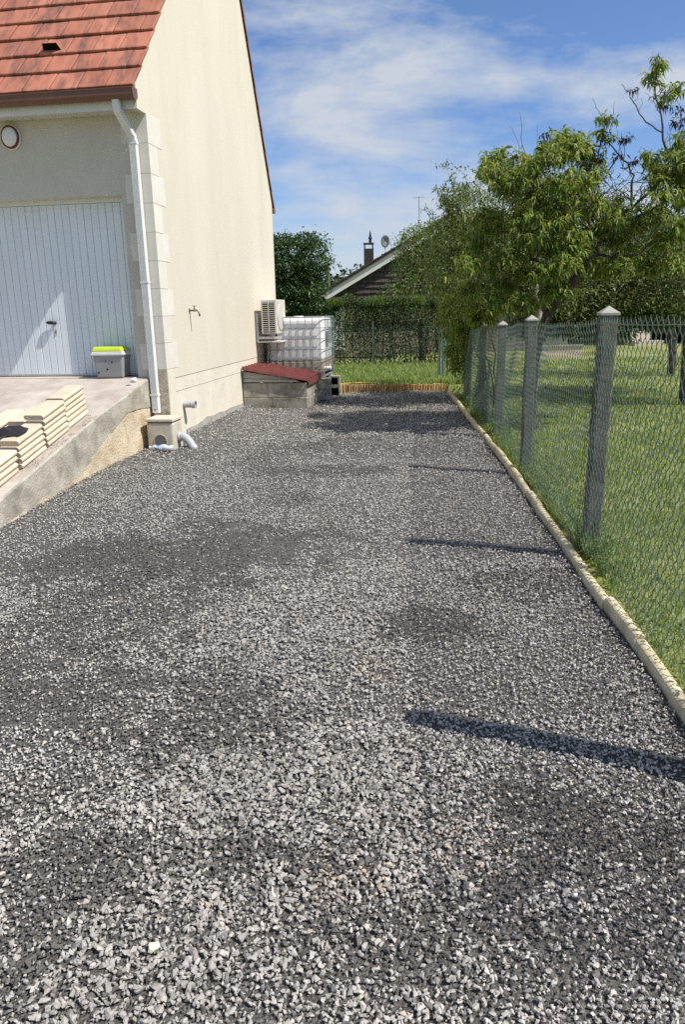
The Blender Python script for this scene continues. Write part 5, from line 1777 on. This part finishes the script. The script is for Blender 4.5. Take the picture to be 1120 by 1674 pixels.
# thin net along the foot of the hedge, steel posts
nf = empty('hedge_fence', (0.8, 19.95, 0.08))
tag(nf, 'low green wire netting stretched along the foot of the hedge', 'fence')
mbn = MB()
for i in range(90):
    x_ = -1.7 + i * 0.07
    for d_ in (-1, 1):
        a_ = Vector((x_ - 0.8, 0, 0.02)); c_ = Vector((x_ + d_ * 1.05 - 0.8, 0, 1.07))
        mbn.tube([a_, c_], 0.0016, 3, False)
o = mbn.build('netting', MT['wire'], nf, fix=False); o['kind'] = 'stuff'
for x_ in (-1.6, 0.9):
    MB().tube([(x_ - 0.8, 0.02, -0.1), (x_ - 0.8, 0.02, 1.2)], 0.02, 8).build('post', MT['wire'], nf)

# roll of netting with poles at the corner
rollp = at(722, 600, 16.0)
roll = empty('netting_roll', (rollp[0], rollp[1], 0.05))
tag(roll, 'upright pale green roll of wire netting leaning at the fence corner', 'netting roll')
nr = MB()
for i in range(26):
    an = random.uniform(0, 6.28); r_ = random.uniform(0.03, 0.10)
    x_, y_ = r_ * math.cos(an), r_ * math.sin(an)
    nr.tube([(x_, y_, 0), (x_ * 0.9, y_, 0.5), (x_ * 0.7 + 0.01, y_ * 0.8, 1.05 + random.uniform(0, 0.15))], 0.005, 4)
nr.build('rolled_wire', pm('pale_green_wire', (0.16, 0.25, 0.20), (0.22, 0.31, 0.26), scale=30, rough=0.5), roll)
for dx_ in (-0.025, 0.025):
    MB().tube([(dx_, 0, 0), (dx_, 0.02, 1.62)], 0.016, 8).build('stake', pm('stake', (0.22, 0.29, 0.25), rough=0.6), roll)

# shrub leaning over the far end of the fence
b7 = np.array([2.75, 13.0, -0.12])
bush = empty('fence_shrub', b7)
tag(bush, 'feathery green shrub hanging over the far end of the fence', 'shrub')
lob = [px_lobe(765, 530, 13.2, 30, 34, 0.35, 1700), px_lobe(748, 575, 13.6, 20, 40, 0.3, 1000), px_lobe(790, 510, 12.6, 26, 22, 0.3, 1100), px_lobe(735, 520, 14.2, 22, 36, 0.4, 1100), px_lobe(740, 470, 14.2, 26, 40, .5, 1100)]
VT = lobe_leaves(lob, 0.09, 0.024, 0.3, 0.5, 0.3, dirz=-0.4)
leaves_obj('foliage', VT, MT['peach'], bush)
m2 = MB()
for (c, r, n_) in lob:
    limb(m2, [b7, (b7 + np.asarray(c)) / 2 + [0.1, 0, 0.1], c], 0.02, 0.006, 5, 0.02, 3)
wood(m2, 'branch', MT['bark'], bush)


# ================================================================== neighbours far behind
nh = empty('neighbour_house', (2.2, 31, 0))
tag(nh, 'house with dark tiled gable, white bargeboard and chimney behind the hedge', 'house')
NY_ = 31.0


def NP(x, y, Y=NY_):
    p = at(x, y, Y)
    return (float(p[0]) - 2.2, float(Y - 31.0), float(p[2]))


E = NP(528, 482); Aq = NP(742, 352)
ridge = Vector(Aq); eav = Vector(E)
dirv = (ridge - eav)
E2 = Vector((2 * ridge.x - eav.x, 0, eav.z))
wx0, wx1 = eav.x + 0.35, E2.x - 0.35
zlow = NP(560, 489)[2]
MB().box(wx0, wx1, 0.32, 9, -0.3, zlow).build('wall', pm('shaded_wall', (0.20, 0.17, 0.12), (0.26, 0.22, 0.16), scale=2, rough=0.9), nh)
MB().box(wx0 - 0.12, wx0 + 0.5, 0.25, 0.315, 0, zlow - 0.02).build('pale_pier', MT['board'], nh)
# tile-hung gable: lapped courses of tiles narrowing to the apex
ncr = 15
slope = dirv.z / dirv.x
gm0 = None
for i in range(ncr):
    za = zlow + i * (ridge.z - zlow) / ncr
    zb_ = za + (ridge.z - zlow) / ncr
    xa = eav.x + (za - eav.z) / slope + 0.10 if za > eav.z else eav.x + 0.15
    xb_ = E2.x - (za - eav.z) / slope - 0.10 if za > eav.z else E2.x - 0.15
    xw = xa
    c = MB()
    while xw < xb_ - 0.05:
        w_ = min(0.30, xb_ - xw)
        jt = random.uniform(-0.012, 0.012)
        c.add([(xw + 0.008, -0.03 + jt, za + jt), (xw + w_ - 0.008, -0.03 + jt, za + jt), (xw + w_ - 0.008, 0.06, zb_ + 0.05), (xw + 0.008, 0.06, zb_ + 0.05), (xw + 0.008, 0.02, za), (xw + w_ - 0.008, 0.02, za)],
              [(0, 1, 2, 3), (4, 5, 1, 0)])
        xw += 0.30
    if len(c.v):
        c.build('tile_course', MT['slate'], nh, fix=False)
MB().box(eav.x + 0.2, E2.x - 0.2, 0.07, 0.3, zlow - 0.05, zlow + 0.02).build('gable_backing', MT['slate'], nh)
MB().prism([(eav.x + 0.25, zlow + 0.02), (E2.x - 0.25, zlow + 0.02), (ridge.x, ridge.z - 0.1)], 0.075, 0.3, 1).build('gable_backing', MT['dark'], nh)
MB().box(eav.x + 0.32, E2.x - 0.32, -0.06, 0.02, zlow - 0.055, zlow - 0.005).build('gutter', MT['slate'], nh)
nrm = Vector((-dirv.z, 0, dirv.x)).normalized()
for (s_a, s_b, t0_, t1_, y0_, y1_, nm, mt) in ((0, 1, -0.26, 0.0, -0.22, -0.14, 'bargeboard', MT['board']), (-0.02, 1.0, 0.004, 0.085, -0.30, 9, 'roof_slope', MT['slate'])):
    for sgn in (1, -1):
        p0 = eav + dirv * s_a; p1 = eav + dirv * s_b
        q = [p0 + nrm * t0_, p1 + nrm * t0_, p1 + nrm * t1_, p0 + nrm * t1_]
        pts = [((v.x if sgn > 0 else 2 * ridge.x - v.x), v.z) for v in q]
        MB().prism(pts, y0_ + (0.001 if sgn < 0 else 0), y1_, 1).build(nm, mt, nh)
# tile noses along the verge
for i in range(16):
    p = eav + dirv * (i + 0.5) / 16 + nrm * 0.095
    o = MB().box(-0.17, 0.17, -0.33, 0.1, -0.02, 0.025).build('verge_tile', MT['slate'], nh)
    o.location = p; o.rotation_euler = (0, -math.atan2(dirv.z, dirv.x) - 0.05, 0)
cpx = Vector(NP(603, 412, 33))
MB().box(cpx.x - 0.20, cpx.x + 0.20, 1.9, 2.3, cpx.z - 1.0, cpx.z + 0.12).build('chimney', pm('dark_brick', (0.035, 0.03, 0.028), (0.06, 0.05, 0.046), scale=12, rough=0.9), nh)
chp = MB().box(cpx.x - 0.22, cpx.x + 0.22, 1.88, 2.32, cpx.z + 0.30, cpx.z + 0.35)
for (ax, ay) in ((-.19, 1.92), (.15, 1.92), (-.19, 2.24), (.15, 2.24)):
    chp.box(cpx.x + ax, cpx.x + ax + 0.04, ay, ay + 0.04, cpx.z + 0.121, cpx.z + 0.299)
chp.build('chimney_crown', MT['slate'], nh)
MB().lathe([(0.06, 0.351), (0.055, 0.50), (0.09, 0.52), (0.05, 0.62), (0.025, 0.78), (0.008, 0.86)], (cpx.x + 0.07, 2.1, cpx.z), 2, 12).build('chimney_cowl', MT['slot'], nh)
# satellite dish
dsp = Vector(NP(630, 395, 30.7))
dish = MB().lathe([(0.02, 0.06), (0.16, 0.04), (0.25, 0.0), (0.245, -0.008), (0.15, 0.03), (0.012, 0.05)], (0, 0, 0), 1, 24).build('dish', pm('dish_grey', (0.16, 0.17, 0.18), (0.22, 0.23, 0.24), scale=5, rough=0.5), nh, True)
dish.location = dsp; dish.scale = (0.72, 1, 0.95); dish.rotation_euler = (0.15, 0, 0.25)
MB().tube([dsp + Vector((0, 0.05, -0.02)), dsp + Vector((0.0, 0.12, -0.30)), dsp + Vector((0.05, 0.14, -0.42))], 0.02, 6).build('dish_arm', MT['board'], nh)
MB().tube([dsp + Vector((0, 0.0, -0.2)), dsp + Vector((0.02, -0.22, -0.05))], 0.010, 5).build('dish_feed', MT['board'], nh)
# television aerial
an0 = Vector(NP(686, 385, 32)); an1 = Vector(NP(685, 322, 32))
am = MB().tube([an0, an1], 0.016, 6)
am.tube([an1 + Vector((-0.24, 0, -0.04)), an1 + Vector((0.24, 0, -0.02))], 0.010, 5)
for i in range(5):
    q_ = an1 + Vector((-0.20 + 0.1 * i, 0, -0.035))
    am.tube([q_ + Vector((0, -0.12, 0)), q_ + Vector((0, 0.12, 0))], 0.006, 4)
am.build('aerial', MT['steel'], nh)

# small tree in front of the neighbour's roof
b8 = at(690, 600, 24.0); b8[2] = 0.0
lobe_tree('garden_tree', b8, [at(688, 500, 24), at(690, 450, 24), at(686, 420, 24)], 0.10,
          [px_lobe(685, 415, 24, 42, 40, 1.0, 2200), px_lobe(662, 440, 24, 20, 36, 0.8, 700), px_lobe(720, 410, 24, 40, 45, 1.0, 1900), px_lobe(695, 465, 23.6, 50, 34, 1.0, 2400), px_lobe(640, 478, 23.6, 20, 14, 0.7, 350), px_lobe(672, 392, 24, 18, 20, .6, 500), px_lobe(715, 375, 24.4, 34, 16, .6, 700)],
          0.085, 0.045, 'smallleaf', 'olive green garden tree hiding part of the neighbouring roof')

# utility pole and a distant wood
ppole = at(538, 480, 80.0)
pole = empty('utility_pole', (ppole[0], 80.0, 0))
tag(pole, 'dark wooden utility pole beyond the neighbouring house', 'utility pole')
zt_ = at(537, 428, 80)[2]
MB().tube([(0, 0, -0.4), (-0.05, 0, zt_)], [0.22, 0.16], 8).build('pole_shaft', MT['polewood'], pole)
MB().box(-0.45, 0.25, -0.06, 0.06, zt_ - 0.75, zt_ - 0.62).build('crossarm', MT['polewood'], pole)
MB().box(-0.30, -0.08, -0.2, 0.2, zt_ - 3.2, zt_ - 1.4).build('transformer', MT['slot'], pole)
lobs = []
for (x_, y_, rx, ry_2) in ((560, 468, 30, 22), (590, 462, 24, 20), (530, 475, 26, 20), (500, 470, 34, 24), (620, 468, 30, 20), (450, 474, 40, 22)):
    lobs.append(px_lobe(x_, y_, 120, rx, ry_2, 2.5, 550))
    lobs.append(px_lobe(x_ + 8, y_ + 24, 121, rx + 8, ry_2 + 8, 2.5, 450))
V, T = lobe_leaves(lobs, 0.75, 0.5, 0.5, 0.2, 0.3)
tag(link('distant_wood', np_mesh('distant_wood', V, T), leaf_mat('far_leaf', [(0, (0.03, 0.06, 0.025)), (1, (0.07, 0.11, 0.05))], trans=0.15)), 'distant dark green wood on the skyline', 'wood', kind='stuff')

# pale house beyond the lawn on the right
ph = empty('pale_house', (12.0, 34.0, -0.3))
tag(ph, 'pale beige house wall glimpsed between trees across the lawn', 'house')
wl_p = at(1064, 540, 34)
MB().box(float(at(1028, 540, 34)[0]) - 12.0, wl_p[0] - 12.0, 0, 6, 0, 3.0).build('wall', MT['beigewall'], ph)
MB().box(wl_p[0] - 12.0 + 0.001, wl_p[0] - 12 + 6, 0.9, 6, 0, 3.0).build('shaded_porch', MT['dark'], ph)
MB().box(float(at(1026, 540, 34)[0]) - 12.0, wl_p[0] - 12 + 6.2, -0.3, 6.3, 3.0, 3.2).build('roof_edge', MT['terracotta'], ph)
MB().box(wl_p[0] - 12.9, wl_p[0] - 12.0 + 0.4, -0.6, -0.05, 0, 0.30).build('terrace_step', MT['beigewall'], ph)
lw = at(910, 570, 27)
gw = MB().box(-0.9, 0.9, -0.1, 0.1, 0, 0.42).build('garden_wall', MT['beigewall'])
gw.location = (lw[0], 27, -0.25)
tag(gw, 'low pale garden wall in front of the pale house', 'wall')
MB().box(-0.95, 0.95, -0.14, 0.14, 0.4215, 0.47).build('coping', MT['concrete'], gw)

# backdrop of garden hedge at the far side of the right lawn
bh = empty('garden_hedge', (9, 36, -0.2))
tag(bh, 'tall dark hedge closing the neighbouring garden at the back', 'hedge')
lobs = []
for i in range(16):
    X = 4.0 + i * 1.7
    lobs.append(((X, 38.5 + random.uniform(-.5, .5), 1.2), (1.4, 0.8, 1.9 + random.uniform(-.3, .4)), 900))
V, T = lobe_leaves(lobs, 0.28, 0.16, 0.5, 0.2, 0.4)
leaves_obj('foliage', (V, T), MT['darkleaf'], bh)

# ================================================================== grass
def blades(x, y, z, h, w, lean=0.35):
    n = len(x)
    az = rng.uniform(0, 2 * np.pi, n)
    P = np.stack([x, y, z], 1)
    s_ = np.stack([np.cos(az), np.sin(az), np.zeros(n)], 1) * (w / 2)[:, None]
    d = rnd_unit(n) * lean; d[:, 2] = 1
    mid = P + d * (h * 0.55)[:, None]
    tip = P + d * h[:, None] + np.stack([np.cos(az + 1.5), np.sin(az + 1.5), -0.2 * np.ones(n)], 1) * (h * 0.35)[:, None]
    V = np.stack([P - s_, P + s_, mid + s_ * 0.8, mid - s_ * 0.8, tip], 1).reshape(-1, 3)
    t = np.array([[0, 1, 2], [0, 2, 3], [3, 2, 4]])
    T = (t[None] + (np.arange(n) * 5)[:, None, None]).reshape(-1, 3)
    return V, T


Vb, Tb = [], []
bb_ = 0


def addb(vt):
    global bb_
    Vb.append(vt[0]); Tb.append(vt[1] + bb_); bb_ += len(vt[0])


def lawn_pts(x0, x1, y0, y1, dens):
    n = int((x1 - x0) * (y1 - y0) * dens)
    x = rng.uniform(x0, x1, n); y = rng.uniform(y0, y1, n)
    k_ = (x > kerb_x(y) + 0.05) & (x < 0.56 * y + 1.2)
    # thinner where the turf is worn
    k_ &= rng.uniform(0, 1, n) < 0.45 + 0.75 * fbm(x, y, 0.8, 31, 3)
    return x[k_], y[k_]


for (x0_, x1_, y0_, y1_, dens, h_, w_) in ((1.2, 3.6, 1.2, 5.5, 3800, 0.050, 0.0060), (1.5, 5.5, 5.5, 9.5, 1900, 0.055, 0.0085), (1.7, 9.0, 9.5, 15, 620, 0.06, 0.013), (1.9, 14, 15, 26, 130, 0.07, 0.025)):
    x, y = lawn_pts(x0_, x1_, y0_, y1_, dens)
    n = len(x)
    addb(blades(x, y, lawn_z(x, y) - 0.004, h_ * rng.uniform(0.5, 1.5, n), w_ * rng.uniform(0.7, 1.3, n)))
# taller tufts at the fence line and round the posts
n = 26000
y = rng.uniform(1.2, 14.0, n)
x = fence_x(y) + rng.normal(-0.02, 0.07, n)
k_ = (fbm(y * 1.0, y * 0, 2.0, 3, 3) > 0.44) & (x > kerb_x(y) + 0.05)
x, y = x[k_], y[k_]; n = len(x)
addb(blades(x, y, lawn_z(x, y) - 0.004, rng.uniform(0.05, 0.19, n) * (0.4 + fbm(y, y * 0, 1.3, 6, 3)), rng.uniform(0.004, 0.009, n), 0.4))
tag(link('grass', np_mesh('grass', np.concatenate(Vb), np.concatenate(Tb)), MT['grass']), 'short sunlit lawn grass behind the fence', 'grass', kind='stuff')

# leafy weeds at the posts
Ps, Ds = [], []
for (py, amt) in ((4.35, 160), (3.9, 60), (6.3, 160), (8.4, 300), (9.9, 300), (3.3, 160), (4.15, 180), (4.5, 260), (5.0, 260), (5.8, 200), (6.6, 260), (7.0, 380), (7.9, 300), (8.8, 300), (9.3, 300), (10.5, 250), (11.4, 250), (2.6, 120), (12.4, 260)):
    yy = py + rng.normal(0, 0.22, amt)
    xx = fence_x(yy) + rng.normal(0.0, 0.07, amt)
    k_ = xx > kerb_x(yy) + 0.05
    zz = lawn_z(xx, yy) + np.abs(rng.normal(0, 0.11, amt))
    Ps.append(np.stack([xx, yy, zz], 1)[k_]); d = rnd_unit(amt); d[:, 2] += 0.35; Ds.append(d[k_])
P, D = np.concatenate(Ps), np.concatenate(Ds)
V, T = leaf_cloud(P, D, rng.uniform(0.022, 0.058, len(P)), rng.uniform(0.010, 0.026, len(P)), 0.3)
tag(link('weeds', np_mesh('weeds', V, T), leaf_mat('weed_leaf', [(0, (0.07, 0.14, 0.02)), (0.6, (0.13, 0.22, 0.035)), (1, (0.26, 0.27, 0.06))])), 'leafy weeds growing along the foot of the fence', 'weeds', kind='stuff')

# the longer grass of the back lawn with pale seed heads
n = 26000
x = rng.uniform(-1.5, 2.6, n); y = rng.uniform(14.9, 20.3, n)
V, T = blades(x, y, 0.09 + (fbm(x, y, 0.6, 2, 3) - 0.5) * 0.08, rng.uniform(0.06, 0.17, n), rng.uniform(0.010, 0.020, n), 0.3)
tag(link('long_grass', np_mesh('long_grass', V, T), MT['grass']), 'longer grass of the small lawn before the hedge', 'grass', kind='stuff')
